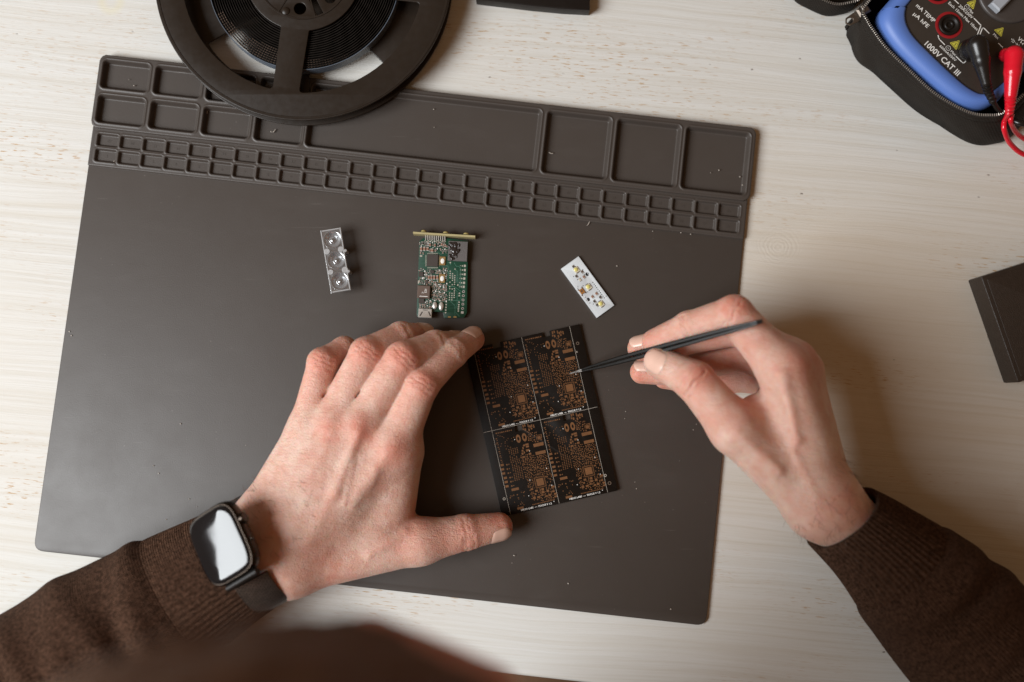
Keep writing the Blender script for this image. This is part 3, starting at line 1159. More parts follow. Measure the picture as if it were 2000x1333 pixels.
def build_green():
    zb, zt = 3.2, 4.8

    def zp(x, y):
        return (780 + x / 6.35, 430 + y / 6.35)

    def P(x, y, z=zt):
        return W(*zp(x, y), z)
    ex = unit(P(850, 262) - P(250, 225))
    ex = unit(P(800, 700) - P(240, 672))
    ey = np.array([-ex[1], ex[0], 0])
    k = np.linalg.norm(P(800, 700) - P(300, 700)) / 500.0        # mm for one unit of the enlarged view
    T = thing('circuit_board', 'green circuit board crowded with parts lying beyond the left hand', 'circuit board', P(530, 720, zb))
    out = [P(248, 262), P(300, 222), P(600, 228), P(845, 258), P(852, 262), P(838, 1150), P(800, 1212), P(548, 1218), P(546, 1142), P(408, 1138), P(402, 1214), P(225, 1205), P(214, 1160)]
    ringc = [(795, 890), (793, 940), (790, 993), (787, 1045), (783, 1098)]
    holes = [circle(P(x, y), 9 * k, 14) for x, y in ringc]
    plate('board', round_poly([p[:2] for p in out], [1.0] * 13, 3)[::-1], holes, zb, zt, 0.08, M_GREEN, T, 1)

    def comp(name, x, y, w, h, hh, m, bev=0.12, z=zt, parent=T):
        mb = MB()
        mb.bbox(P(x, y, z), ex, ey, EZ, w * k, h * k, hh, min(bev, hh * 0.4))
        return mb.build(name, m, parent)
    chip = comp('microchip', 412, 505, 138, 150, 0.95, M_CHIP)
    ind = comp('inductor', 306, 896, 158, 160, 2.2, M_BROWNC, 0.35)
    mb = MB()
    pz = zt + 2.23
    text_on(mb, '152', P(315, 850, pz), -ey, ex, 1.75, offset=0.02)
    text_on(mb, 'C', P(280, 890, pz), -ey, ex, 1.5, offset=0.02)
    mb.box(P(300, 948, pz), ex, ey, EZ, 100 * k, 7 * k, 0.03)
    mb.build('lettering', M_WHITE, ind)
    # shielded square with the glue smeared over one half
    foam = comp('shield_pad', 727, 392, 240, 248, 1.8, plain('grey_foam', (0.105, 0.092, 0.088), 0.6, var=0.25, bump=0.5, bscale=2500), 0.2)
    F = Field(P(590, 530, 5) - [0, 0, 1], P(770, 240, 5) + [0, 0, 4], 0.16)
    for i in range(70):
        x, y = random.gauss(675, 30), random.gauss(375, 55)
        F.ell(P(min(max(x, 625), 740), min(max(y, 290), 480), zt + 1.75), (random.uniform(0.45, 1.0), random.uniform(0.5, 1.2), random.uniform(0.4, 0.8)), 0.35)
    V, Fc = F.mesh()
    fast_mesh('glue_smear', V, Fc, plain('shiny_black_glue', (0.028, 0.022, 0.020), 0.14, var=0.3), foam)
    # micro USB socket
    usb = comp('usb_socket', 322, 1160, 165, 112, 2.0, M_SILVER, 0.25)
    mb = MB()
    for s in (-1, 1):
        mb.box(P(322 + 52 * s, 1165, zt + 2.02), unit(ex + ey * 0.5 * s), unit(ey - ex * 0.5 * s), EZ, 14 * k, 62 * k, 0.06)
    mb.box(P(322, 1118, zt + 2.02), ex, ey, EZ, 60 * k, 8 * k, 0.06)
    mb.build('spring_slot', M_CHIP, usb)
    for (x, y, w, h) in ((440, 1062, 60, 98), (520, 1072, 62, 112)):
        mb = MB()
        n = 18
        prof = [(1.0, 0.0), (1.0, 0.45), (0.93, 0.8), (0.75, 1.08), (0.4, 1.25), (0.05, 1.3)]
        mb.lathe(P(x, y), prof, n, (ex * w * k / 2, ey * h * k / 2, EZ))
        mb.build('solder_blob', M_SILVER, T, True)
    for (x, y) in ((535, 510), (530, 728)):
        b = comp('push_button', x, y, 74, 108, 0.8, M_GOLD, 0.15)
        mb = MB()
        mb.lathe(P(x, y, zt + 0.8), [(1.0, 0), (0.95, 0.35), (0.7, 0.45)], 18, (ex * 24 * k, ey * 34 * k, EZ))
        mb.build('button_cap', M_WHITE, b, True)
    for (x, y, w, h, hh) in ((270, 675, 56, 60, 0.8), (275, 1006, 70, 60, 0.8), (412, 645, 40, 40, 0.6), (340, 770, 34, 50, 0.7)):
        comp('small_chip', x, y, w, h, hh, M_CHIP)
    # chip capacitors: body with tin ends
    caps = [(270, 360, 27, 50), (310, 360, 27, 50), (350, 360, 27, 50), (405, 380, 34, 46), (365, 715, 24, 52), (398, 715, 24, 52), (432, 715, 24, 52), (470, 715, 24, 52),
            (285, 290, 24, 36), (335, 300, 24, 36), (380, 310, 22, 40), (440, 315, 20, 40), (480, 315, 20, 40), (525, 305, 20, 40), (570, 320, 20, 36)]
    for i, (x, y, w, h) in enumerate(caps):
        mb = MB()
        mb.bbox(P(x, y), ex, ey, EZ, w * k, h * k * 0.6, 0.6, 0.08, 0)
        for s in (-1, 1):
            mb.bbox(P(x, y + s * h * 0.4), ex, ey, EZ, w * k * 1.05, h * k * 0.22, 0.64, 0.08, 1)
        mb.build('capacitor', None, T, mats=[M_REDC if i not in (8, 9, 12) else M_CHIP, M_SILVER])
    rr = random.Random(5)
    mb = MB()
    boxes = [(412, 505, 200, 215), (306, 896, 165, 170), (727, 392, 260, 260), (322, 1160, 180, 120), (440, 1062, 70, 105), (520, 1072, 70, 120), (535, 510, 84, 118),
             (530, 728, 84, 118)] + [(x, y, w + 6, h + 6) for x, y, w, h in caps] + [(270, 675, 60, 64), (275, 1006, 74, 64), (412, 645, 44, 44)]

    def free(x, y, w, h):
        for (a, b, c_, d) in boxes:
            if abs(a - x) < (c_ + w) / 2 and abs(b - y) < (d + h) / 2:
                return False
        boxes.append((x, y, w + 4, h + 4))
        return True
    for (x0, y0, x1, y1, n) in ((250, 270, 590, 420, 400), (250, 600, 590, 840, 900), (400, 790, 590, 1010, 700), (240, 985, 410, 1110, 300), (590, 300, 600, 400, 3)):
        for _ in range(n):
            x, y = rr.uniform(x0, x1), rr.uniform(y0, y1)
            w, h = rr.choice(((12, 22), (22, 12), (10, 17), (17, 10), (14, 26), (9, 9)))
            if not free(x, y, w, h):
                continue
            lie = w > h
            mb.box(P(x, y, zt + 0.2), ex, ey, EZ, w * k * (0.5 if lie else 1), h * k * (1 if lie else 0.5), 0.4, rr.choice((0, 1, 1, 2)))
            for s in (-1, 1):
                mb.box(P(x + (s * w * 0.38 if lie else 0), y + (0 if lie else s * h * 0.38), zt + 0.2), ex, ey, EZ, w * k * (0.26 if lie else 1.05), h * k * (1.05 if lie else 0.26), 0.44, 3)
    o = mb.build('small_components', None, T, mats=[M_CHIP, M_REDC, M_WHITE, M_SILVER])
    o['kind'] = 'stuff'
    # pads and solder points
    mb = MB()

    def pad(x, y, w, h, z=0.03):
        mb.box(P(x, y, zt + z), ex, ey, EZ, w * k, h * k, 0.05)

    def dot(x, y, r):
        mb.lathe(P(x, y, zt), [(r * k, 0), (r * k, 0.06)], 9)
    for (x, y) in ((812, 570), (812, 622), (810, 675), (805, 727), (802, 780), (798, 830)):
        pad(x, y, 24, 28)
        dot(x - 30, y, 9)
        dot(x - 55, y - 2, 5)
    for r in range(15):
        y = 610 + r * 27
        for x in (632, 662, 690):
            if rr.random() < 0.85:
                dot(x + r * -0.8, y + (4 if x == 662 else 0), 8)
    for (x, y) in ((583, 1015), (580, 1050), (578, 1085), (575, 1118), (573, 1150), (740, 1020), (738, 1052), (736, 1078), (733, 1104), (732, 1130), (725, 808), (745, 910), (742, 940), (632, 530)):
        dot(x, y, 10)
    for i in range(11):
        for s in (-1, 1):
            pad(352 + i * 12, 505 + s * 88, 6, 14)
            pad(412 + s * 83, 440 + i * 13, 14, 6)
    for i in range(14):
        dot(320 + i * 19, 258 + (i % 2) * 9, 7)
    pad(268, 447, 30, 18)
    pad(238, 770, 16, 40)
    o = mb.build('solder_pads', plain('tinned_pads', (0.60, 0.58, 0.50), 0.35, 0.5, var=0.1), T)
    o['kind'] = 'stuff'
    for (x, y) in ringc:
        c = P(x, y)
        plate('ring_pad', circle(c, 16 * k, 20), [circle(c, 9.2 * k, 16)], zt + 0.005, zt + 0.07, 0.0, M_SILVER, T, 1, smooth=False)
    mb = MB()
    mb.box(P(780, 1148, zt + 0.03), ex, ey, EZ, 32 * k, 30 * k, 0.06)
    mb.build('ring_pad', M_SILVER, T)
    for x in (620, 690):
        mb = MB()
        mb.box(P(x, 1204, zt + 0.03), ex, ey, EZ, 36 * k, 18 * k, 0.06)
        mb.build('gold_contact', M_GOLD, T)
    # copper traces under the green mask
    mb = MB()
    for pl in ([(680, 530), (705, 575), (740, 575), (757, 600), (757, 790), (740, 830), (745, 850)], [(570, 560), (605, 575), (605, 710), (600, 750), (560, 780)],
               [(690, 620), (717, 635), (717, 770)], [(575, 775), (615, 825), (680, 825), (740, 870), (770, 890)], [(560, 995), (770, 1000)], [(630, 1005), (690, 1065), (690, 1190)],
               [(555, 855), (590, 885), (640, 885)], [(680, 850), (717, 890), (715, 1090), (735, 1130)], [(650, 900), (652, 990)], [(700, 1150), (745, 1195)], [(470, 400), (520, 430)],
               [(760, 900), (765, 990)], [(600, 530), (620, 530), (640, 560)]):
        for a, b in zip(pl[:-1], pl[1:]):
            A, B = P(*a, zt + 0.012), P(*b, zt + 0.012)
            d = unit(B - A)
            mb.box((A + B) / 2, d, np.cross(EZ, d), EZ, np.linalg.norm(B - A), 0.17, 0.02)
    o = mb.build('copper_traces', M_TRACE, T)
    o['kind'] = 'stuff'
    # upright board carrying three lamps, soldered on through a row of pins
    zh0, zh1 = 2.1, 9.0
    a, b = W(*zp(170, 158), zh1), W(*zp(940, 206), zh1)
    d = unit(b - a)
    nn = np.cross(EZ, d)
    mb = MB()
    mb.box((a + b) / 2 + EZ * ((zh0 - zh1) / 2), d, nn, EZ, np.linalg.norm(b - a), 1.15, zh1 - zh0)
    up = mb.build('upright_board', M_FR4, T)
    for x in (303, 577, 830):
        p = W(*zp(x, 150 + (x - 303) * 0.062), zh1 - 1.5)
        mb = MB()
        mb.lathe(p, [(1.7, 0), (1.7, 0.5), (1.4, 0.9), (0.7, 1.25), (0.1, 1.35)], 18, (d, EZ, nn))
        mb.build('lamp', plain('yellow_lamp', (0.36, 0.29, 0.11), 0.35), up, True)
    for i in range(10):
        x = 327 + i * 26.4
        mb = MB()
        p0 = P(x, 250 + i * 1.2, zt + 0.5)
        p1 = np.array([*W(*zp(x - 1, 172 + i * 2.0), zt + 0.9)[:2], zt + 0.9])
        mb.box((p0 + p1) / 2, unit(p1 - p0), ex, np.cross(unit(p1 - p0), ex), np.linalg.norm(p1 - p0), 0.5, 0.5)
        mb.build('header_pin', M_SILVER, T)


build_green()


# ---------------------------------------------------------------- white lamp board
def build_white():
    zb, zt = 2.05, 3.5

    def zp(x, y):
        return (1080 + x / 9.52, 490 + y / 9.52)

    def P(x, y, z=zt):
        return W(*zp(x, y), z)
    ex = unit(P(1140, 1015) - P(475, 105))
    ey = np.array([-ex[1], ex[0], 0])
    k = np.linalg.norm(P(1140, 1015) - P(475, 105)) / math.hypot(665, 910)
    T = thing('lamp_board', 'small white board with three yellow lamp chips lying by the raised hand', 'circuit board', P(645, 680, zb))
    M_WM = plain('white_solder_mask', (0.60, 0.63, 0.65), 0.38, var=0.04)
    out = [P(475, 105), P(148, 340), P(815, 1250), P(1140, 1015)]
    holes = [circle(P(x, y), r * k, 18) for x, y, r in ((640, 437, 35), (658, 908, 35))]
    holes += [circle(P(745 + i * 23.6, 590 + i * 31.9), 11 * k, 10) for i in range(10)]
    plate('board', [tuple(p[:2]) for p in out], holes, zb, zt, 0.06, M_WM, T, 1)
    mb = MB()
    for (a, b) in (((440, 150), (1085, 1010)), ((200, 335), (840, 1190)), ((230, 320), (450, 160))):
        A, B = P(*a, zt + 0.008), P(*b, zt + 0.008)
        d = unit(B - A)
        mb.box((A + B) / 2, d, np.cross(EZ, d), EZ, np.linalg.norm(B - A), 0.25, 0.012)
    mb.build('traces', plain('white_raised_trace', (0.68, 0.70, 0.71), 0.35, var=0.03), T)
    M_YEL = plain('yellow_phosphor', (0.62, 0.55, 0.18), 0.3, var=0.08)
    M_HOUS = plain('cream_housing', (0.58, 0.52, 0.40), 0.45, var=0.08)
    q = unit(ex + ey)
    qy = np.array([-q[1], q[0], 0])
    for (x, y) in ((428, 352), (655, 670), (887, 985)):
        mb = MB()
        mb.bbox(P(x + 8, y + 6), ex, ey, EZ, 105 * k, 95 * k, 0.55, 0.1)
        h = mb.build('lamp_chip', M_HOUS, T)
        mb = MB()
        c = P(x, y, zt + 0.55)
        mb.lathe(c, [(40 * k, 0), (39 * k, 0.16), (31 * k, 0.36), (17 * k, 0.5), (2 * k, 0.54)], 24)
        mb.build('phosphor_dome', M_YEL, h, True)
        mb = MB()
        for s in (-1, 1):
            mb.box(P(x + 8 + s * 34, y + 6 + s * 48, zt + 0.1), ex, ey, EZ, 14 * k, 60 * k, 0.3)
        mb.box(P(x + 52, y + 2, zt + 0.25), ex, ey, EZ, 60 * k, 20 * k, 0.4)
        mb.build('lamp_contact', plain('dark_contact', (0.10, 0.07, 0.05), 0.4, 0.3), h)
    mb = MB()
    mb.bbox(P(540, 757), ex, ey, EZ, 100 * k, 82 * k, 0.6, 0.12)
    s_ = mb.build('sensor', plain('amber_sensor', (0.30, 0.13, 0.035), 0.3), T)
    mb = MB()
    mb.box(P(537, 752, zt + 0.61), ex, ey, EZ, 26 * k, 30 * k, 0.04)
    mb.build('sensor_window', M_CHIP, s_)
    mb = MB()
    for sx_ in (-1, 1):
        for sy_ in (-0.6, 0.6):
            mb.box(P(540, 757, zt + 0.1) + ex * sx_ * 62 * k + ey * sy_ * 70 * k, ex, ey, EZ, 22 * k, 20 * k, 0.25)
    mb.build('sensor_leads', M_STEEL, s_)
    for i, (x, y, m) in enumerate(((540, 395, M_BROWNC), (575, 490, M_REDC), (435, 478, M_CHIP), (500, 543, M_HOUS), (808, 800, M_REDC), (878, 868, M_CHIP), (733, 858, M_REDC), (770, 945, M_CHIP), (820, 1012, M_CHIP), (380, 300, M_CHIP))):
        mb = MB()
        mb.bbox(P(x, y), ex, ey, EZ, 60 * k * 0.6, 38 * k, 0.42, 0.08, 0)
        for s in (-1, 1):
            mb.bbox(P(x, y) + ex * s * 25 * k, ex, ey, EZ, 16 * k, 40 * k, 0.45, 0.08, 1)
        mb.build('resistor', None, T, mats=[m, M_SILVER])
    mb = MB()
    for (x, y) in ((383, 480), (457, 540), (557, 355), (560, 652), (462, 665), (645, 768), (605, 865), (685, 973), (752, 992), (990, 847), (585, 445), (462, 697)):
        mb.lathe(P(x, y, zt), [(9 * k, 0), (9 * k, 0.04)], 9)
    o = mb.build('via_dots', M_CHIP, T)
    o['kind'] = 'stuff'


build_white()


# ---------------------------------------------------------------- clear triple lens
def build_lens():
    def zp(x, y):
        return (600 + x / 8.333, 430 + y / 8.333)

    def P(x, y, z):
        return W(*zp(x, y), z)
    n = NT('clear_acrylic')
    co = n.coord()
    tr = n.node('BsdfTransparent')
    tr.inputs[0].default_value = (0.90, 0.91, 0.92, 1)
    gl = n.node('BsdfGlossy')
    gl.inputs['Color'].default_value = (0.95, 0.96, 0.97, 1)
    gl.inputs['Roughness'].default_value = 0.12
    lw = n.node('LayerWeight')
    lw.inputs['Blend'].default_value = 0.45
    bp = n.node('Bump')
    bp.inputs['Strength'].default_value = 0.08
    bp.inputs['Distance'].default_value = 0.0004
    n.t.links.new(n.noise(co, 600, 2, 0.5), bp.inputs['Height'])
    n.t.links.new(bp.outputs[0], gl.inputs['Normal'])
    mx = n.node('MixShader')
    n.t.links.new(n.math('MULTIPLY_ADD', lw.outputs['Facing'], 0.6, 0.20), mx.inputs[0])
    n.t.links.new(tr.outputs[0], mx.inputs[1])
    n.t.links.new(gl.outputs[0], mx.inputs[2])
    df = n.node('BsdfDiffuse')
    df.inputs[0].default_value = (0.80, 0.82, 0.85, 1)
    m2 = n.node('MixShader')
    n.t.links.new(n.math('MULTIPLY_ADD', lw.outputs['Facing'], 0.20, 0.06), m2.inputs[0])
    n.t.links.new(mx.outputs[0], m2.inputs[1])
    n.t.links.new(df.outputs[0], m2.inputs[2])
    n.t.links.new(m2.outputs[0], n.t.nodes['Material Output'].inputs[0])
    n.t.nodes.remove(n.p)
    M_CL = n.m
    n = NT('frosted_acrylic')
    n.set(Base_Color=n.mix(n.noise(n.coord(), 900, 2), (0.50, 0.50, 0.50), (0.66, 0.66, 0.66)), Roughness=0.35, IOR=1.49, Alpha=0.55)
    M_FR = n.m
    z1, z0 = 10.6, 9.4
    T = thing('lens_array', 'clear plastic strip of three round lenses lying on the mat', 'lens', P(465, 655, 2))
    q = [P(210, 175, z1), P(550, 120, z1), P(715, 1140, z1), P(385, 1195, z1)]
    ex = unit(q[1] - q[0])
    ey = np.array([-ex[1], ex[0], 0])
    cs = [P(410, 320, z1), P(475, 655, z1), P(530, 995, z1)]
    k = np.linalg.norm(q[1] - q[0]) / 345.0
    R = 148 * k
    plate('lens_plate', [tuple(p[:2]) for p in q], [circle(c, R * 1.005, 40) for c in cs], z0, z1, 0.1, M_CL, T, 1)
    for i in range(4):
        a, b = q[i], q[(i + 1) % 4]
        d = unit(b - a)
        ins = np.cross(EZ, d) * -1.0
        mb = MB()
        mb.bbox((a + b) / 2 + ins * 0.55, d, np.cross(EZ, d), EZ, np.linalg.norm(b - a) - (0.1 if i % 2 else 2.2), 0.7, 0.6, 0.15)
        mb.build('border_ridge', M_FR, T)
    for c in cs:
        mb = MB()
        c0 = np.array([c[0], c[1], 0])
        prof = [(R * 0.30, 2.05), (R * 0.46, 2.1), (R * 0.72, 4.6), (R * 0.92, 7.6), (R, 10.2), (R, 10.95), (R * 0.95, 11.15), (R * 0.88, 11.05), (R * 0.80, 10.65), (R * 0.70, 10.1),
                (R * 0.60, 9.5), (R * 0.50, 9.0), (R * 0.42, 8.7), (R * 0.36, 8.8), (R * 0.30, 9.1), (R * 0.20, 9.5), (R * 0.10, 9.72), (R * 0.02, 9.76)]
        mb.lathe(c0, prof, 48)
        mb.build('lens', M_CL, T, True, auto=50)
    for (x, y, r) in ((325, 515, 52), (552, 478, 50), (622, 500, 26), (385, 850, 46), (618, 812, 54), (672, 838, 26)):
        c = P(x, y, z1)
        mb = MB()
        rr = r * k
        mb.lathe((c[0], c[1], 0), [(rr * 0.8, 2.05), (rr, 2.4), (rr, 10.9), (rr * 0.85, 11.3), (rr * 0.1, 11.35)], 24)
        mb.build('mounting_post', M_FR, T, True)


build_lens()

# ---------------------------------------------------------------- multimeter in its zip pouch, with two test leads
def closed_curve(pts, n=6):
    P = [np.asarray(p, float) for p in pts]
    m = len(P)
    out = []
    for i in range(m):
        a, b, c, d = P[i - 1], P[i], P[(i + 1) % m], P[(i + 2) % m]
        for k in range(n):
            t = k / n
            out.append(0.5 * ((2 * b) + (-a + c) * t + (2 * a - 5 * b + 4 * c - d) * t * t + (-a + 3 * b - 3 * c + d) * t ** 3))
    return np.array(out)


ZF = 38.0


def build_meter():
    outer_px = [(2158, -483), (1940, -232), (1738, 0), (1718, 24), (1712, 45), (1718, 67), (1738, 98), (1772, 135), (1819, 177), (1854, 204), (1884, 216), (1912, 217), (1937, 206), (1965, 178), (2150, -35), (2385, -305)]
    inner_px = [(2140, -415), (1955, -202), (1779, 0), (1769, 16), (1767, 35), (1772, 54), (1787, 77), (1831, 121), (1877, 163), (1902, 180), (1918, 185), (1936, 181), (1957, 165), (1985, 135), (2110, -10), (2320, -250)]
    out = closed_curve([W(x, y, 31.0) for x, y in outer_px])
    inn = closed_curve([W(x, y, ZF) for x, y in inner_px])
    base = out.mean(0)
    T = thing('multimeter', 'blue and black multimeter lying in its zip pouch at the far right corner', 'multimeter', (base[0], base[1], 3))
    n = NT('blue_rubber')
    co = n.coord()
    n.set(Base_Color=n.mix(n.noise(co, 20, 3), (0.085, 0.165, 0.46), (0.105, 0.195, 0.52)), Roughness=0.46, Specular_IOR_Level=0.45)
    n.bump(n.noise(co, 1800, 2), 0.08, 0.0002)
    prof = [(0.55, 2.6), (0.70, 6), (0.86, 18), (0.98, 27), (1.0, 30), (0.985, 32.5), (0.94, 35), (0.84, 37.4), (0.68, 39.0), (0.5, 39.8), (0.3, 39.8), (0.1, 39.3), (0.0, 38.8), (-0.01, 37.0)]
    rings = []
    for s, z in prof:
        r = inn + (out - inn) * s
        r[:, 2] = z
        rings.append(r)
    loft('holster', rings, n.m, T, cap=True)
    M_FACE = plain('black_face', (0.032, 0.025, 0.020), 0.40, var=0.08, bump=0.1)
    M_RED = plain('dark_red_ring', (0.26, 0.008, 0.012), 0.42, var=0.1)
    M_WARN = plain('yellow_print', (0.50, 0.45, 0.055), 0.5, var=0.06)
    plate('face_plate', [tuple(p[:2]) for p in inn], [], 34.0, ZF, 0.9, M_FACE, T, 3)

    def P(x, y, z=ZF + 0.03):
        return W(1760 + x / 7.404, y / 7.404, z)
    a, b = P(355, 620), P(820, 1062)
    e1 = unit(b - a)
    e2 = np.array([-e1[1], e1[0], 0])
    mmz = np.linalg.norm(b - a) / math.hypot(465, 442)

    def label(s, x, y, length, cap, off=0.018, m=M_WHITE):
        size = cap * mmz / 0.70
        v, f = text_geo(s, size, off, 0.0, 'LEFT')
        xs = [p[0] for p in v]
        w = max(xs) - min(xs)
        k = length * mmz / w
        o = P(x, y) - e1 * (length * mmz / 2) - e2 * (cap * mmz / 2)
        mb = MB()
        mb.add([o + e1 * (p[0] - min(xs)) * k + e2 * p[1] for p in v], f)
        mb.build('lettering', m, T)
    label('1000V CAT III', 600, 848, 660, 84, 0.05)
    label('mA TEMP', 357, 192, 352, 58, 0.03)
    label('\u00b5A hFE', 292, 292, 285, 58, 0.03)
    label('600mA/250V', 678, 772, 318, 36, 0.012)
    label('\u2296 Max', 722, 738, 190, 36, 0.012)
    label('20A/250V', 938, 172, 265, 44, 0.012)
    label('\u2296 Max', 985, 138, 165, 40, 0.012)
    label('Each 15min Max 10sec', 900, 236, 575, 42, 0.012)
    label('Max', 1372, 528, 95, 36, 0.012)
    label('V\u03a9', 1738, 592, 120, 60, 0.02)
    label('\u2022))\u2192|', 1650, 615, 150, 40, 0.012)
    mb = MB()
    for pl in ([(535, 515), (542, 552), (560, 580), (630, 650)], [(795, 820), (880, 903), (905, 915), (935, 890)], [(1055, 270), (1155, 370), (1095, 525)], [(1272, 485), (1195, 408), (1175, 412), (1130, 525)],
               [(1410, 630), (1470, 690)], [(765, -5), (830, 55)]):
        for p, q in zip(pl[:-1], pl[1:]):
            A, B = P(*p), P(*q)
            d = unit(B - A)
            mb.box((A + B) / 2, d, np.cross(EZ, d), EZ, np.linalg.norm(B - A) + 0.3, 0.5, 0.03)
    mb.build('printed_brackets', M_WHITE, T)
    for tri in (((700, 620), (850, 585), (800, 730)), ((945, 40), (1085, 0), (1045, 145)), ((1340, 435), (1485, 398), (1450, 540))):
        pts = [np.array(t, float) for t in tri]
        c = sum(pts) / 3

        def ring(f, r):
            return round_poly([P(*(c + (p - c) * f))[:2] for p in pts], r, 4)
        o = plate('warning_sign', ring(1.0, 0.5), [], ZF + 0.005, ZF + 0.05, 0.0, M_WARN, T, 1, smooth=False)
        plate('sign_border', ring(0.80, 0.4), [ring(0.68, 0.3)], ZF + 0.052, ZF + 0.075, 0.0, M_FACE, o, 1, smooth=False)
        mb = MB()
        s = 0.9
        cc = P(*c, ZF + 0.06)
        for (x0, y0, x1, y1) in ((0.25, 1.2, -0.3, 0.1), (-0.3, 0.15, 0.3, 0.0), (0.3, 0.05, -0.1, -1.1)):
            A, B = cc + e1 * x0 * s + e2 * y0 * s, cc + e1 * x1 * s + e2 * y1 * s
            d = unit(B - A)
            mb.box((A + B) / 2, d, np.cross(EZ, d), EZ, np.linalg.norm(B - A), 0.28, 0.03)
        mb.build('bolt_sign', M_FACE, o)
    for (x, y) in ((690, 368), (530, -128)):
        c = P(x, y, ZF)
        r = 200 * mmz
        plate('jack_ring', circle(c, r, 48), [circle(c, r * 0.78, 40)], ZF + 0.005, ZF + 0.25, 0.08, M_RED, T, 1)
        mb = MB()
        q = r * 0.77
        mb.lathe(c, [(q, 0.02), (q, 1.1), (q * 0.93, 1.4), (q * 0.80, 1.4), (q * 0.72, 1.0), (q * 0.66, 0.35), (q * 0.46, 0.3), (q * 0.42, 0.9), (q * 0.34, 1.0), (q * 0.26, 0.9), (q * 0.2, 0.1), (0.1, 0.1)], 40)
        mb.build('jack_socket', M_BLACK, T, True, auto=60)
    c = P(1570, -120, ZF)
    mb = MB()
    r = 470 * mmz
    mb.lathe(c, [(r * 1.02, 0.02), (r * 1.02, 0.5), (r, 1.2), (r * 0.97, 1.6), (r * 0.9, 1.75), (r * 0.1, 1.75)], 72)
    d_ = mb.build('dial', plain('dark_grey_dial', (0.048, 0.040, 0.036), 0.42), T, True, auto=50)
    mb = MB()
    mb.bbox(c + EZ * 1.7, e1, e2, EZ, r * 0.36, r * 1.75, 4.5, 0.8)
    mb.build('dial_grip', plain('grey_dial_grip', (0.33, 0.35, 0.38), 0.45), d_)


build_meter()


def fabric_material(name, c0, c1, scale=1500.0):
    n = NT(name)
    co = n.coord()
    w1 = n.node('TexWave', wave_type='BANDS', bands_direction='DIAGONAL')
    n.inp(w1.inputs['Vector'], n.mapping(co, rot=(0, 0, 0.7)))
    w1.inputs['Scale'].default_value = scale / 6.0
    w1.inputs['Distortion'].default_value = 1.5
    w2 = n.node('TexWave', wave_type='BANDS', bands_direction='DIAGONAL')
    n.inp(w2.inputs['Vector'], n.mapping(co, rot=(0, 0, -0.87)))
    w2.inputs['Scale'].default_value = scale / 6.0
    w2.inputs['Distortion'].default_value = 1.5
    h = n.math('MULTIPLY', w1.outputs['Fac'], w2.outputs['Fac'])
    n.set(Base_Color=n.mix(n.noise(co, 60, 4), c0, c1), Roughness=0.75, Specular_IOR_Level=0.2)
    n.bump(n.math('ADD', h, n.math('MULTIPLY', n.noise(co, 90, 3), 0.8)), 0.5, 0.0006)
    return n.m


M_CLOTH = fabric_material('black_nylon', (0.010, 0.0075, 0.0055), (0.022, 0.017, 0.013))


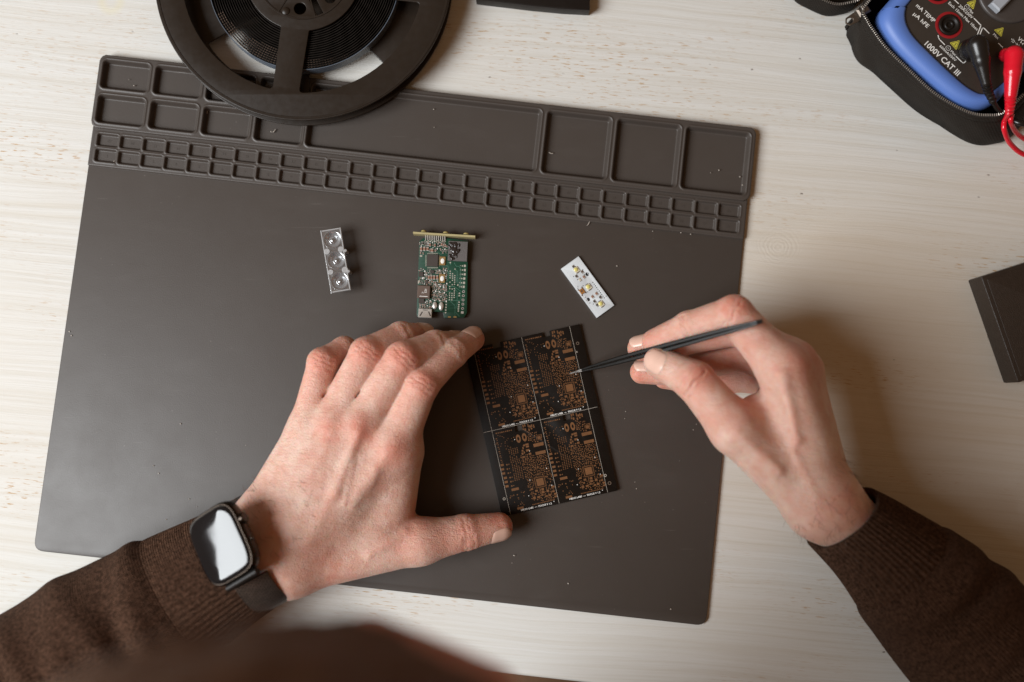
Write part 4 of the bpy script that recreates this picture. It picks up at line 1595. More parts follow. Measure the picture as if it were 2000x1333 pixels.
def build_pouch():
    base_px = [(2075, -430), (1860, -180), (1690, 10), (1661, 59), (1662, 93), (1675, 121), (1703, 142), (1749, 179), (1819, 235), (1866, 267), (1900, 283), (1931, 285), (1965, 272), (2010, 228), (2200, 10), (2420, -243)]
    rim_px = [(2100, -470), (1885, -222), (1700, -12), (1679, 21), (1687, 42), (1698, 60), (1726, 98), (1773, 144), (1819, 186), (1866, 215), (1900, 229), (1930, 232), (1960, 227), (2003, 190), (2210, -46), (2430, -300)]
    zr = 37.0
    base = closed_curve([W(x, y, 2.0) for x, y in base_px], 8)
    rim = closed_curve([W(x, y, zr) for x, y in rim_px], 8)
    cen = rim.mean(0)
    T = thing('zip_pouch', 'open black fabric zip pouch holding the blue multimeter', 'pouch', (cen[0], cen[1], 0))
    n = len(rim)
    tang = np.roll(rim, -1, 0) - np.roll(rim, 1, 0)
    tang /= np.linalg.norm(tang, axis=1)[:, None]
    inw = np.cross(np.array([0, 0, 1.0]), tang)
    if ((cen - rim) * inw).sum() < 0:
        inw = -inw
    rings = []
    i_ = np.arange(n)
    for s, z, off in ((0, 0.1, 2.5), (0, 1.2, 0.6), (0.0, 5, 0), (0.12, 11, -0.4), (0.35, 18, -0.5), (0.62, 26, -0.2), (0.80, 31.5, 0.1), (0.83, 32.1, 0.9), (0.86, 32.6, 0.2), (0.95, 35.2, 0.0), (1, 36.6, 0.5), (1, 37, 1.0), (1, 36.4, 1.5), (0.9, 20, 2.0), (0.8, 2.2, 3.0)):
        r = base + (rim - base) * s + inw * off
        r += inw * (0.5 * np.sin(i_ * 0.37 + z * 0.2) * (1 if 4 < z < 28 else 0))[:, None]
        r[:, 2] = z
        rings.append(r)
    loft('pouch_wall', rings, M_CLOTH, T, cap=True)
    # zip tape and teeth
    tape = [rim + inw * 0.8, rim + inw * 1.4, rim + inw * 2.4, rim + inw * 2.5]
    zs = (37.02, 37.4, 37.2, 36.6)
    for t, z in zip(tape, zs):
        t[:, 2] = z
    loft('zip_tape', tape, plain('zip_tape', (0.016, 0.012, 0.010), 0.8), T, cap=False)
    mb = MB()
    path = rim + inw * 2.0
    acc = 0.0
    for i in range(8 * 2, 8 * 13):
        p, q = path[i], path[i + 1]
        L = np.linalg.norm((q - p)[:2])
        while acc < L:
            c = p + (q - p) * (acc / L)
            d = unit((q - p) * [1, 1, 0])
            mb.bbox((c[0], c[1], 37.0), d, inw[i], EZ, 0.62, 1.5, 0.75, 0.2)
            acc += 1.25
        acc -= L
    o = mb.build('zip_teeth', plain('zip_teeth', (0.30, 0.27, 0.23), 0.32, 0.5), T)
    o['kind'] = 'stuff'
    # pull tab hanging off the corner
    zt = 33.0
    A, B = W(1683, 28, zt), W(1654, 45, zt)
    d = unit(B - A)
    q = np.cross(EZ, d)
    L = np.linalg.norm(B - A)

    def F(u, w):
        return (A + d * u + q * w)[:2]
    outl = round_poly([F(-1, -2.3), F(L * 0.45, -3.0), F(L * 0.95, -2.6), F(L * 1.12, 0), F(L * 0.95, 2.6), F(L * 0.45, 3.0), F(-1, 2.3)], 1.0, 3)
    hole = [F(L * 0.82 + 2.0 * math.cos(t), 1.7 * math.sin(t)) for t in np.linspace(0, 2 * math.pi, 20, endpoint=False)]
    plate('zip_pull', outl, [hole], zt, zt + 1.1, 0.25, plain('gunmetal', (0.12, 0.095, 0.075), 0.36, 0.7), T, 2)
    mb = MB()
    mb.bbox(W(1683, 25, zt), d, q, EZ, 7.5, 5.0, 4.0, 1.0)
    mb.build('zip_slider', plain('gunmetal_slider', (0.10, 0.08, 0.065), 0.36, 0.7), T)
    # the open lid lying back beside it
    lid_px = [(1545, -40), (1556, -8), (1585, 10), (1620, 24), (1650, 21), (1668, 14), (1680, -5), (1700, -40), (1880, -260), (1760, -360), (1660, -240)]
    b = closed_curve([W(x, y, 8) for x, y in lid_px], 6)
    lc = b.mean(0)
    rings = []
    for k, z in ((0.985, 0.4), (1.0, 3), (1.0, 12), (0.99, 16), (0.975, 17.2), (0.95, 17.2), (0.94, 12), (0.93, 4)):
        r = lc + (b - lc) * k
        r[:, 2] = z
        rings.append(r)
    loft('pouch_lid', rings, M_CLOTH, T, cap=True)
    mb = MB()
    path = lc + (b - lc) * 0.962
    acc = 0.0
    for i in range(0, 6 * 7):
        p, q2 = path[i], path[i + 1]
        L = np.linalg.norm((q2 - p)[:2])
        while acc < L:
            c = p + (q2 - p) * (acc / L)
            dd = unit((q2 - p) * [1, 1, 0])
            mb.bbox((c[0], c[1], 17.3), dd, np.cross(EZ, dd), EZ, 0.6, 1.4, 0.6, 0.2)
            acc += 1.25
        acc -= L
    o = mb.build('lid_zip_teeth', plain('lid_zip_teeth', (0.24, 0.21, 0.18), 0.32, 0.5), T)
    o['kind'] = 'stuff'


build_pouch()


def lead(name, label, color, segs, collar, relief, cables, rough):
    m = plain(name + '_rubber', color, rough, var=0.06, spec=0.5)
    base = segs[0][0]
    T = thing(name, label, 'test lead', (base[0], base[1], ZF))
    pts = np.array([p for s in segs for p in s[:2]] + [c[0] for c in collar] + [c[1] for c in collar])
    F = Field(pts.min(0) - 11, pts.max(0) + 11, 0.4)
    for a, b, r1, r2, k in segs:
        F.cone(a, b, r1, r2, k)
    for a, b, r1, r2, k in collar:
        F.cone(a, b, r1, r2, k)
    V, Fc = F.mesh()
    V = relax(V, Fc, 2)
    fast_mesh('plug', V, Fc, m, T)
    mb = MB()
    p = catmull(relief[0], 14)
    rad = [relief[1] + (relief[2] - relief[1]) * i / (len(p) - 1) + (0.42 if (i % 5) < 3 else -0.28) for i in range(len(p))]
    mb.tube(p, rad, 18)
    mb.build('strain_relief', m, T, True)
    for cb, r in cables:
        mb = MB()
        mb.tube(catmull(cb, 10), r, 14)
        mb.build('cable', m, T, True)


lead('black_test_lead', 'black plug and cable pushed into the multimeter', (0.008, 0.0065, 0.006),
     [(W(1909, 88, 52), W(1916, 118, 52), 5.6, 4.7, 2), (W(1916, 118, 52), W(1926, 163, 50), 4.7, 2.7, 1)],
     [(W(1893, 99, 38), W(1896, 97, 45), 6.6, 6.0, 1.0), (W(1896, 97, 45), W(1909, 90, 51), 5.0, 5.0, 2.0)],
     ([W(1926, 163, 50), W(1931, 180, 47), W(1940, 200, 43)], 2.5, 1.7),
     [([W(1939, 198, 43), W(1950, 215, 38), W(1972, 232, 32), W(2005, 244, 34), W(2080, 250, 20)], 1.55)], 0.3)
lead('red_test_lead', 'glossy red plug and looped red cable beside the black plug', (0.62, 0.008, 0.022),
     [(W(1981, 108, 52), W(1978, 140, 52), 5.2, 4.6, 2), (W(1978, 140, 52), W(1974, 186, 49), 4.6, 3.3, 1)],
     [(W(1964, 108, 38), W(1966, 108, 46), 4.0, 3.6, 1.0), (W(1966, 108, 46), W(1978, 108, 51), 3.6, 4.2, 1.5)],
     ([W(1974, 186, 49), W(1973, 203, 46), W(1971, 222, 40)], 3.0, 1.9),
     [([W(1971, 220, 40), W(1962, 236, 32), W(1962, 256, 30), W(1976, 284, 20), W(2010, 306, 12), W(2090, 320, 6)], 1.5),
      ([W(2100, 262, 6), W(2030, 282, 10), W(1998, 270, 16), W(1981, 254, 24), W(1974, 236, 34), W(1976, 224, 34)], 1.5)], 0.22)

# ---------------------------------------------------------------- tweezers
def build_tweezers():
    tip, rear = W(1113, 730, 5.0), W(1484, 629, 88.0)
    ax = unit(rear - tip)
    L = np.linalg.norm(rear - tip)
    view = unit(CAM - (tip + rear) / 2)
    side = unit(np.cross(ax, view))            # across the picture: the way the arms spring apart
    up = np.cross(side, ax)
    T = thing('tweezers', 'slim black tweezers with bare steel tips held over the circuit panel', 'tweezers', tip)
    M_TW = plain('black_coated_steel', (0.006, 0.005, 0.004), 0.38, 0.0, var=0.15, spec=0.25)
    ts = [0.0, 0.03, 0.075, 0.13, 0.2, 0.3, 0.42, 0.55, 0.7, 0.85, 0.95, 1.0]
    gap = [0.13, 0.26, 0.5, 0.75, 1.0, 1.2, 1.3, 1.25, 1.1, 0.9, 0.72, 0.58]
    thick = [0.28, 0.55, 1.0, 1.45, 1.9, 2.25, 2.35, 2.3, 2.1, 1.8, 1.4, 1.0]
    wide = [0.35, 0.8, 1.5, 2.3, 3.4, 5.0, 6.2, 7.0, 7.6, 8.0, 8.0, 7.0]
    for s in (-1, 1):
        def ring(i):
            c = tip + ax * (L * ts[i]) + side * s * gap[i]
            h, w = thick[i] / 2, wide[i] / 2
            q = min(h, w) * 0.45
            return [c + side * a + up * b for a, b in ((-h + q, -w), (h - q, -w), (h, -w + q), (h, w - q), (h - q, w), (-h + q, w), (-h, w - q), (-h, -w + q))]
        body = loft('arm', [ring(i) for i in range(2, len(ts))], M_TW, T, auto=30)
        loft('steel_tip', [ring(i) for i in range(0, 3)], M_STEEL, T, auto=30)
    mb = MB()
    c = tip + ax * L * 0.955
    mb.box(c, ax, side, up, 10, 1.0, 6.5)
    mb.build('joint_spacer', M_TW, T)
    return T


build_tweezers()

# ---------------------------------------------------------------- the person: hands, head, sweater
def skin_material():
    n = NT('skin')
    co = n.coord()
    at = n.node('Attribute', attribute_name='red')
    red = at.outputs['Fac']
    n1 = n.noise(co, 55, 4, 0.6)
    n2 = n.noise(co, 190, 3, 0.6)
    base = n.mix(n1, (0.625, 0.385, 0.30), (0.74, 0.55, 0.455))
    base = n.mix(n.math('MULTIPLY', n.ramp(n2, [(0.40, 0.0), (0.66, 1.0)]), 0.45), base, (0.60, 0.29, 0.215))
    n3 = n.noise(n.mapping(co, loc=(0.7, 0.2, 0.4)), 38, 3, 0.55)
    base = n.mix(n.math('MULTIPLY', n.ramp(n3, [(0.45, 0.0), (0.68, 1.0)]), 0.55), base, (0.61, 0.30, 0.225))
    pale = n.noise(n.mapping(co, loc=(0.3, 0.1, 0)), 80, 2, 0.5)
    base = n.mix(n.math('MULTIPLY', n.ramp(pale, [(0.5, 0.0), (0.7, 1.0)]), 0.4), base, (0.78, 0.62, 0.53))
    base = n.mix(n.math('MULTIPLY', n.math('MULTIPLY', red, n.math('MULTIPLY_ADD', n2, 0.9, 0.6)), 1.1, clamp=True), base, (0.58, 0.185, 0.12))
    n.set(Base_Color=base, Roughness=n.math('MULTIPLY_ADD', n2, 0.14, 0.40), Specular_IOR_Level=0.42,
          Subsurface_Weight=0.85, Subsurface_Scale=0.0045)
    n.p.inputs['Subsurface Radius'].default_value = (1.0, 0.32, 0.18)
    cells = n.voronoi(n.vmath('ADD', co, n.vmath('MULTIPLY', n.noise(co, 400, 2, out='Color'), (0.001, 0.001, 0.001))), 820.0, 'DISTANCE_TO_EDGE')
    lines = n.ramp(cells, [(0.0, 0.0), (0.22, 1.0)])
    mid = n.noise(co, 260, 4, 0.65)
    wr = n.noise(n.mapping(co, scale=(1, 3.2, 1), rot=(0, 0, 0.6)), 210, 3, 0.6, 0.6)
    h = n.math('ADD', n.math('MULTIPLY', lines, 0.30), n.math('MULTIPLY', mid, 0.8))
    h = n.math('ADD', h, n.math('MULTIPLY', wr, 1.1))
    n.bump(h, 0.75, 0.0006)
    return n.m


M_SKIN = skin_material()
M_NAIL = plain('fingernail', (0.67, 0.43, 0.34), 0.3, var=0.06, spec=0.5)


def chain(F, pts, rads, k):
    for i in range(len(pts) - 1):
        F.cone(pts[i], pts[i + 1], rads[i], rads[i + 1], k)


def hand_mesh(palm, fingers, lo, hi, h, creases, ridges, kf=0.6, kp=6.0, kpalm=11.0, reds=()):
    A = Field(lo, hi, h)
    for a, b, r1, r2 in palm:
        A.cone(a, b, r1, r2, kpalm)
    B = Field(lo, hi, h)
    for pts, rads in fingers:
        C = Field(np.min(pts, 0) - 24, np.max(pts, 0) + 24, h)
        # keep the finger's own grid aligned with the big one
        off = np.round((C.lo - A.lo) / h).astype(int)
        off = np.maximum(off, 0)
        C = Field(A.lo + off * h, np.minimum(np.max(pts, 0) + 24, np.asarray(hi)), h)
        chain(C, pts, rads, 2.2)
        # pads under the finger ends and slight swellings at the joints
        for i in range(1, len(pts) - 1):
            C.ell(pts[i], np.array([1, 1, 1]) * rads[i] * 1.01, 1.5)
        n = np.minimum(np.array(C.d.shape), np.array(B.d.shape) - off)
        s = tuple(slice(int(o), int(o + q)) for o, q in zip(off, n))
        B._min(s, C.d[:n[0], :n[1], :n[2]], kf)
    A.join(B, kp)
    for a, b, am, w in creases:
        if b is None:
            A.dentline(a, am * 1.3, w)
        else:
            A.dent(a, b, am * 1.3, w)
    for a, b, am, w in ridges:
        A.dent(a, b, -am * 1.35, w)
    V, Fc = A.mesh()
    V = relax(V, Fc, 2, 0.45)
    red = np.zeros(len(V))
    for c, r, w in reds:
        red = np.maximum(red, w * np.exp(-(((V - np.asarray(c)) ** 2).sum(1)) / (r * r)))
    return V, Fc, red


def joint_creases(p0, p1, p2, r, n=3, depth=0.5, gap=1.9, toward=None, span=0.75, w=0.85):
    """fine folds across the outer side of a joint"""
    d = unit(np.asarray(p2) - np.asarray(p0))
    up = toward if toward is not None else unit(CAM - p1)
    up = unit(up - d * (up @ d))
    ac = np.cross(d, up)
    out = []
    for i in range(n):
        o = (i - (n - 1) / 2) * gap
        c = np.asarray(p1) + d * o
        line = []
        for k in range(7):
            a = (k / 6 - 0.5) * 2 * span
            q = c + (up * math.cos(a) + ac * math.sin(a)) * r + d * 0.5 * math.sin(k * 2.1 + i)
            line.append(q)
        out.append((line, None, depth * (1.5 if i == (n - 1) // 2 else 1.0), w))
    return out


def nail(parent, tip, base, r, out, width=0.82, length=9.5, lift=0.3, back=1.0, name='fingernail', r_prev=None):
    """curved plate on the back of a finger end"""
    seg = np.linalg.norm(np.asarray(tip) - np.asarray(base))
    d = unit(np.asarray(tip) - np.asarray(base))
    up = unit(np.asarray(out) - d * (np.asarray(out) @ d))
    ac = np.cross(d, up)
    r_prev = r_prev if r_prev else r * 1.15
    v, f = [], []
    nu, nv = 13, 11
    for j in range(nv):
        t = j / (nv - 1)
        for i in range(nu):
            u = i / (nu - 1) * 2 - 1
            w = width * math.sqrt(max(0.05, 1 - (abs(2 * t - 1.0)) ** 6 * 0.6))
            a = u * w
            along = -length + back + t * length + 1.4 * (1 - u * u) * (t - 0.45)
            fl = r + (r_prev - r) * min(1, max(0, -along) / seg) - (0.055 * along * along if along > 0 else 0)
            rr = fl + lift - 0.45 * abs(u) ** 4 - 0.4 * (1 - min(1, t * 8))
            v.append(np.asarray(tip) + d * along + (up * math.cos(a) + ac * math.sin(a)) * rr)
    for j in range(nv - 1):
        for i in range(nu - 1):
            f.append((j * nu + i, j * nu + i + 1, (j + 1) * nu + i + 1, (j + 1) * nu + i))
    # give it thickness
    n0 = len(v)
    v2 = [p - up * 0.5 for p in v]
    f2 = [tuple(n0 + q for q in reversed(g)) for g in f]
    bd = [j for j in range(nu)] + [(j + 1) * nu - 1 for j in range(1, nv)] + [(nv - 1) * nu + i for i in range(nu - 2, -1, -1)] + [j * nu for j in range(nv - 2, 0, -1)]
    side = [(bd[i], n0 + bd[i], n0 + bd[(i + 1) % len(bd)], bd[(i + 1) % len(bd)]) for i in range(len(bd))]
    o = mesh_obj(name, v + v2, f + f2 + side, M_NAIL, parent, True, auto=50)
    bm = bmesh.new()
    bm.from_mesh(o.data)
    bmesh.ops.recalc_face_normals(bm, faces=bm.faces)
    bm.to_mesh(o.data)
    bm.free()


PERSON = thing('person', 'person in brown knitted sweater leaning over the mat, one hand holding tweezers', 'person', (-80, -420, -300))

# ------------------------------ left hand
def J(*q):
    return W(*q)


L_pinky = [J(602, 842, 33), J(630, 709, 37), J(672, 683, 27), J(694, 694, 14)]
L_ring = [J(650, 828, 38), J(716, 692, 44), J(783, 657, 30), J(826, 655, 15)]
L_mid = [J(704, 830, 41), J(787, 702, 47), J(850, 675, 32), J(892, 671, 16)]
L_idx = [J(768, 872, 40), J(822, 752, 46), J(884, 690, 32), J(923, 663, 16)]
L_thb = [J(820, 1058, 25), J(908, 1041, 20), J(974, 1029, 14)]
L_fing = [(L_pinky, [11.0, 8.3, 7.2, 6.2]), (L_ring, [11.5, 9.3, 8.0, 6.9]), (L_mid, [12.0, 9.8, 8.3, 7.2]), (L_idx, [12.4, 9.7, 8.3, 7.1]), (L_thb, [12.6, 10.2, 8.2])]
L_palm = [(J(516, 1030, 30), L_pinky[0], 17, 11.5), (J(524, 1042, 34), L_ring[0], 18, 12.5), (J(540, 1062, 36), L_mid[0], 18, 13), (J(552, 1088, 35), L_idx[0], 18, 13.5),
          (J(575, 1098, 29), L_thb[0], 17.5, 12.6), (J(690, 1015, 28), J(770, 945, 29), 14, 10.5), (J(784, 885, 34), J(768, 975, 28), 11.5, 9.5), (J(740, 1030, 27), J(766, 985, 27), 11, 9), (J(640, 1000, 27), J(690, 900, 27), 18, 16),
          (J(450, 1076, 32), J(518, 1032, 31), 16, 18), (J(482, 1130, 32), J(556, 1098, 31), 16, 18), (J(300, 1160, 36), J(460, 1080, 33), 18, 16), (J(330, 1200, 36), J(490, 1122, 33), 18, 16)]
cre = []
for f, r in ((L_pinky, 8.6), (L_ring, 9.6), (L_mid, 10.1), (L_idx, 10.1)):
    cre += joint_creases(f[0], f[1], f[2], r, 3, 0.42, 2.4, span=0.7)
cre += joint_creases(L_idx[1], L_idx[2], L_idx[3], 8.6, 3, 0.35, 1.6, span=0.8)
cre += joint_creases(L_ring[1], L_ring[2], L_ring[3], 8.3, 2, 0.3, 1.6)
cre += joint_creases(L_mid[1], L_mid[2], L_mid[3], 8.5, 2, 0.3, 1.6)
cre += joint_creases(L_thb[0], L_thb[1], L_thb[2], 10.6, 4, 0.5, 2.0, toward=np.array([0.1, -0.75, 0.65]), span=0.75)
cre += joint_creases(L_thb[0], L_thb[1], L_thb[2], 10.6, 2, 0.3, 2.4, toward=np.array([0.0, 0.3, 0.95]), span=0.6)
# folds between the finger roots
cre += [(J(742, 850, 48), J(768, 805, 46), 1.3, 1.6), (J(680, 796, 48), J(705, 765, 47), 1.2, 1.5), (J(614, 787, 40), J(640, 770, 42), 1.0, 1.6)]
rid = []
for a, b, am, w in ((J(700, 845, 55), J(655, 960, 54), 1.3, 3.0), (J(655, 960, 54), J(600, 1060, 51), 0.7, 3.0), (J(756, 885, 54), J(690, 985, 52), 0.8, 3.8), (J(646, 845, 52), J(600, 960, 51), 0.8, 2.8),
                    (J(735, 925, 54), J(715, 1010, 51), 0.3, 2.2), (J(715, 1010, 51), J(640, 1075, 50), 0.4, 2.0), (J(690, 905, 54), J(672, 985, 53), 0.45, 1.4), (J(600, 880, 47), J(575, 985, 48), 0.4, 1.6),
                    (J(672, 985, 53), J(620, 1010, 52), 0.4, 1.4), (J(790, 1040, 37), J(720, 1085, 42), 0.7, 2.6), (J(640, 870, 50), J(660, 920, 52), 0.35, 1.3)):
    rid.append((a, b, am, w))
for c in (L_mid[0], L_idx[0], L_ring[0]):
    t = c + np.array([0, 0, 13.0])
    rid.append((t, t + 0.5, 1.0, 6.0))
reds = [(f[1] + [1, 1, 7], 12, 0.6) for f in (L_pinky, L_ring, L_mid, L_idx)] + [(f[0] + [2, -3, 12], 10, 0.6) for f in (L_ring, L_mid, L_idx)] + \
       [(f[3], 11, 0.65) for f in (L_pinky, L_ring, L_mid, L_idx)] + [(L_thb[1], 14, 0.6), (L_thb[2], 12, 0.75), (J(800, 1020, 25), 16, 0.5), (J(520, 1090, 40), 18, 0.4), (J(640, 1110, 35), 22, 0.35)]
reds += [(lerp(f[i], f[i + 1], 0.5) + [2, -1, -2], 13, 0.34) for f in (L_pinky, L_ring, L_mid, L_idx) for i in (0, 1, 2)] + [(lerp(L_thb[0], L_thb[1], 0.5), 16, 0.4)]
V1, F1, R1 = hand_mesh(L_palm, L_fing, J(250, 1290, 0) * [1, 1, 0] + [0, 0, 3], J(1030, 560, 0) * [1, 1, 0] + [0, 0, 66], 0.62, cre, rid, reds=reds)

# ------------------------------ right hand
R_idx = [J(1530, 722, 70), J(1434, 614, 66), J(1346, 639, 53), J(1279, 668, 41)]
R_mid = [J(1546, 712, 57), J(1445, 640, 48), J(1322, 668, 38), J(1250, 681, 29)]
R_ring = [J(1561, 727, 43), J(1448, 692, 33), J(1320, 727, 25), J(1254, 727, 20)]
R_pky = [J(1560, 760, 30), J(1465, 738, 20), J(1372, 748, 16), J(1298, 739, 13)]
R_thb = [J(1436, 838, 66), J(1356, 744, 61), J(1288, 708, 46)]
R_fing = [(R_pky, [11.0, 8.4, 7.3, 6.4]), (R_ring, [12, 9.2, 8.0, 7.0]), (R_mid, [12.5, 9.8, 8.4, 7.2]), (R_idx, [12.6, 10.0, 8.5, 7.3]), (R_thb, [13.0, 10.8, 8.9])]
R_palm = [(J(1605, 983, 60), R_idx[0], 15.8, 13.2), (J(1604, 985, 52), R_mid[0], 15, 12.6), (J(1609, 992, 42), R_ring[0], 15, 12), (J(1613, 1000, 34), R_pky[0], 15, 11),
          (J(1598, 980, 60), R_thb[0], 17, 13.0), (J(1540, 900, 52), J(1478, 812, 54), 14, 11), (J(1555, 880, 42), J(1520, 790, 40), 15, 13),
          (J(1710, 1066, 56), J(1612, 982, 58), 14.5, 16.8), (J(1718, 1072, 36), J(1617, 990, 36), 14.5, 16.8), (J(1860, 1225, 50), J(1710, 1066, 54), 20, 17.5), (J(1865, 1230, 40), J(1718, 1072, 38), 20, 17.5)]
cre = []
cre += joint_creases(R_thb[0], R_thb[1] + unit(R_thb[0] - R_thb[1]) * 2, R_thb[2], 10.7, 4, 0.6, 2.6, toward=np.array([-0.2, -0.1, 0.95]), span=0.85, w=0.95)
cre += joint_creases(R_idx[1], R_idx[2], R_idx[3], 8.8, 2, 0.4, 1.8, span=0.9)
cre += joint_creases(R_idx[0], R_idx[1], R_idx[2], 10.4, 2, 0.35, 2.4, span=0.8)
cre += [(J(1438, 786, 66), J(1462, 830, 74), 1.5, 1.5), (J(1446, 795, 68), J(1455, 850, 76), 0.8, 1.4), (J(1412, 668, 72), J(1402, 640, 72), 0.5, 1.2)]
cre += [(J(1492, 810, 76), J(1556, 935, 77), 1.0, 7.0)]
rid = [(J(1527, 735, 83), J(1556, 860, 80), 1.5, 3.4), (J(1440, 850, 78), J(1520, 920, 78), 1.3, 3.4), (J(1550, 880, 78), J(1600, 985, 78), 0.5, 2.0)]
reds = [(R_thb[1] + [3, 3, 8], 11, 0.6), (R_thb[2], 10, 0.4), (R_idx[3], 10, 0.6), (R_idx[2], 11, 0.5), (R_idx[1] + [0, 4, 5], 12, 0.7), (R_mid[3], 10, 0.6), (R_ring[3], 11, 0.8), (R_pky[3], 11, 0.8),
        (R_idx[0] + [8, 4, 10], 15, 0.55), (R_mid[0] + [10, 5, 5], 15, 0.6), (J(1448, 792, 68), 13, 0.55), (J(1640, 1000, 75), 18, 0.3), (R_ring[1], 20, 0.5), (J(1400, 780, 60), 12, 0.5)]
reds += [(lerp(f[i], f[i + 1], 0.5), 13, 0.42) for f in (R_idx, R_mid, R_ring, R_pky) for i in (0, 1, 2)] + [(lerp(R_thb[0], R_thb[1], q), 13, 0.36) for q in (0.3, 0.8)]
V2, F2, R2 = hand_mesh(R_palm, R_fing, J(1200, 1290, 0) * [1, 1, 0] + [0, 0, 4], J(1900, 540, 0) * [1, 1, 0] + [0, 0, 92], 0.62, cre, rid, reds=reds)

# ------------------------------ head, neck and the body under the sweater (coarser: far out of focus or covered)
HC = W(530, 1888, 350)                      # middle of the head
FACE = unit(np.array([0.67, 0.43, -0.61]))  # where the face looks: down at the work
HUP = unit(np.array([0.22, 0.36, 0.91]) - FACE * (np.array([0.22, 0.36, 0.91]) @ FACE))
HRT = np.cross(FACE, HUP)


def hd(r, u, f):
    return HC + HRT * r + HUP * u + FACE * f


ROT = [HRT, HUP, FACE]
Hf = Field(HC - [150, 170, 250], HC + [150, 160, 140], 2.4)
Hf.ell(hd(0, 20, -12), (68, 78, 85), 10, ROT)
Hf.ell(hd(0, -28, 20), (58, 78, 62), 16, ROT)
Hf.ell(hd(0, -78, 48), (34, 24, 34), 14, ROT)
Hf.cone(hd(0, 2, 82), hd(0, -34, 104), 6, 11, 10)
Hf.cone(hd(-9, -36, 94), hd(9, -36, 94), 7, 7, 6)
for s in (-1, 1):
    Hf.cone(hd(s * 14, 20, 80), hd(s * 48, 16, 62), 7, 6, 10)          # brows
    Hf.ell(hd(s * 31, 0, 76), (13, 9, 9), 3, ROT)                      # eyeballs under their lids
    Hf.dent(hd(s * 18, 0, 86), hd(s * 44, 0, 78), 2.0, 2.6)
    Hf.ell(hd(s * 42, -32, 60), (18, 22, 18), 12, ROT)                 # cheeks
    Hf.ell(hd(s * 78, -6, -14), (7, 30, 18), 4, ROT)                   # ears
    Hf.dent(hd(s * 86, -2, -12), hd(s * 86, -14, -16), 4.0, 6.0)
Hf.cone(hd(-19, -60, 82), hd(19, -60, 82), 7, 7, 8)
Hf.dent(hd(-22, -60, 91), hd(22, -60, 91), 2.4, 2.4)
neck0 = np.array([HC[0] + 2, HC[1] - 120, HC[2] - 175])
Hf.cone(hd(0, -55, -40), neck0, 54, 60, 20)
V3, F3 = Hf.mesh()
V3 = relax(V3, F3, 2)
SH_L, SH_R = np.array([-262, -405, 78.0]), np.array([128, -430, 78.0])
EL_L, EL_R = W(-170, 1500, 48), W(2190, 1530, 46)
Bf = Field([-500, -640, -460], [480, -200, 150], 6.0)
Bf.d[:] = 40
for a, b, r1, r2 in ((SH_L, SH_R, 50, 50), ((-66, -450, 20), (-66, -500, -380), 120, 135), ((-130, -440, 10), (-140, -490, -380), 95, 105), ((0, -450, 10), (10, -500, -380), 95, 105),
                     (neck0, (-66, -440, 40), 58, 75), (SH_L, EL_L, 44, 34), (SH_R, EL_R, 44, 34), (EL_L, W(120, 1330, 42), 34, 24), (EL_R, W(1905, 1270, 46), 34, 24)):
    Bf.cone(a, b, r1, r2, 18)
V4, F4 = Bf.mesh()
V4 = relax(V4, F4, 2)
VA = np.concatenate([V1, V2, V3, V4])
FA = np.concatenate([F1, F2 + len(V1), F3 + len(V1) + len(V2), F4 + len(V1) + len(V2) + len(V3)])
RA = np.concatenate([R1, R2, np.full(len(V3), 0.6), np.zeros(len(V4))])  # head reddened all over: the face's shade painted into its skin colour
BODY = fast_mesh('body', VA, FA, M_SKIN, PERSON, {'red': RA})

# fine hairs on the right wrist and the back of the left hand
def arm_hair(V, sel, along, n, seed, lo=4.0, hi=8.0):
    rr = np.random.default_rng(seed)
    idx = np.nonzero(sel)[0]
    mb = MB()
    for i in rr.choice(idx, n, replace=False):
        p = V[i]
        up = unit(CAM - p)
        d = unit(np.asarray(along) + rr.normal(0, 0.35, 3) * [1, 1, 0.2])
        L = rr.uniform(lo, hi)
        c = np.cross(up, d) * rr.normal(0, 0.8)
        mb.tube([p - up * 0.2, p + d * L * 0.35 + up * 0.9 + c * 0.4, p + d * L * 0.7 + up * 0.9 + c, p + d * L + up * 0.3 + c * 2.0], [0.06, 0.06, 0.05, 0.02], 4)
    o = mb.build('arm_hair', plain('brown_hair', (0.09, 0.045, 0.025), 0.5), BODY)
    o['kind'] = 'stuff'


_a, _b = W(1560, 960, 60), W(1680, 1040, 60)
_t = ((V2 - _a)[:, :2] @ (_b - _a)[:2]) / ((_b - _a)[:2] @ (_b - _a)[:2])
arm_hair(V2, (_t > 0.1) & (_t < 1.1) & (V2[:, 2] > 52), [0.35, -0.75, 0], 170, 1)
_a, _b = W(600, 1090, 45), W(620, 900, 45)
_t = ((V1 - _a)[:, :2] @ (_b - _a)[:2]) / ((_b - _a)[:2] @ (_b - _a)[:2])
arm_hair(V1, (_t > 0.0) & (_t < 0.8) & (V1[:, 0] < W(640, 1000, 45)[0]) & (V1[:, 2] > 30), [-0.5, 0.5, 0], 90, 2, 3.0, 6.0)

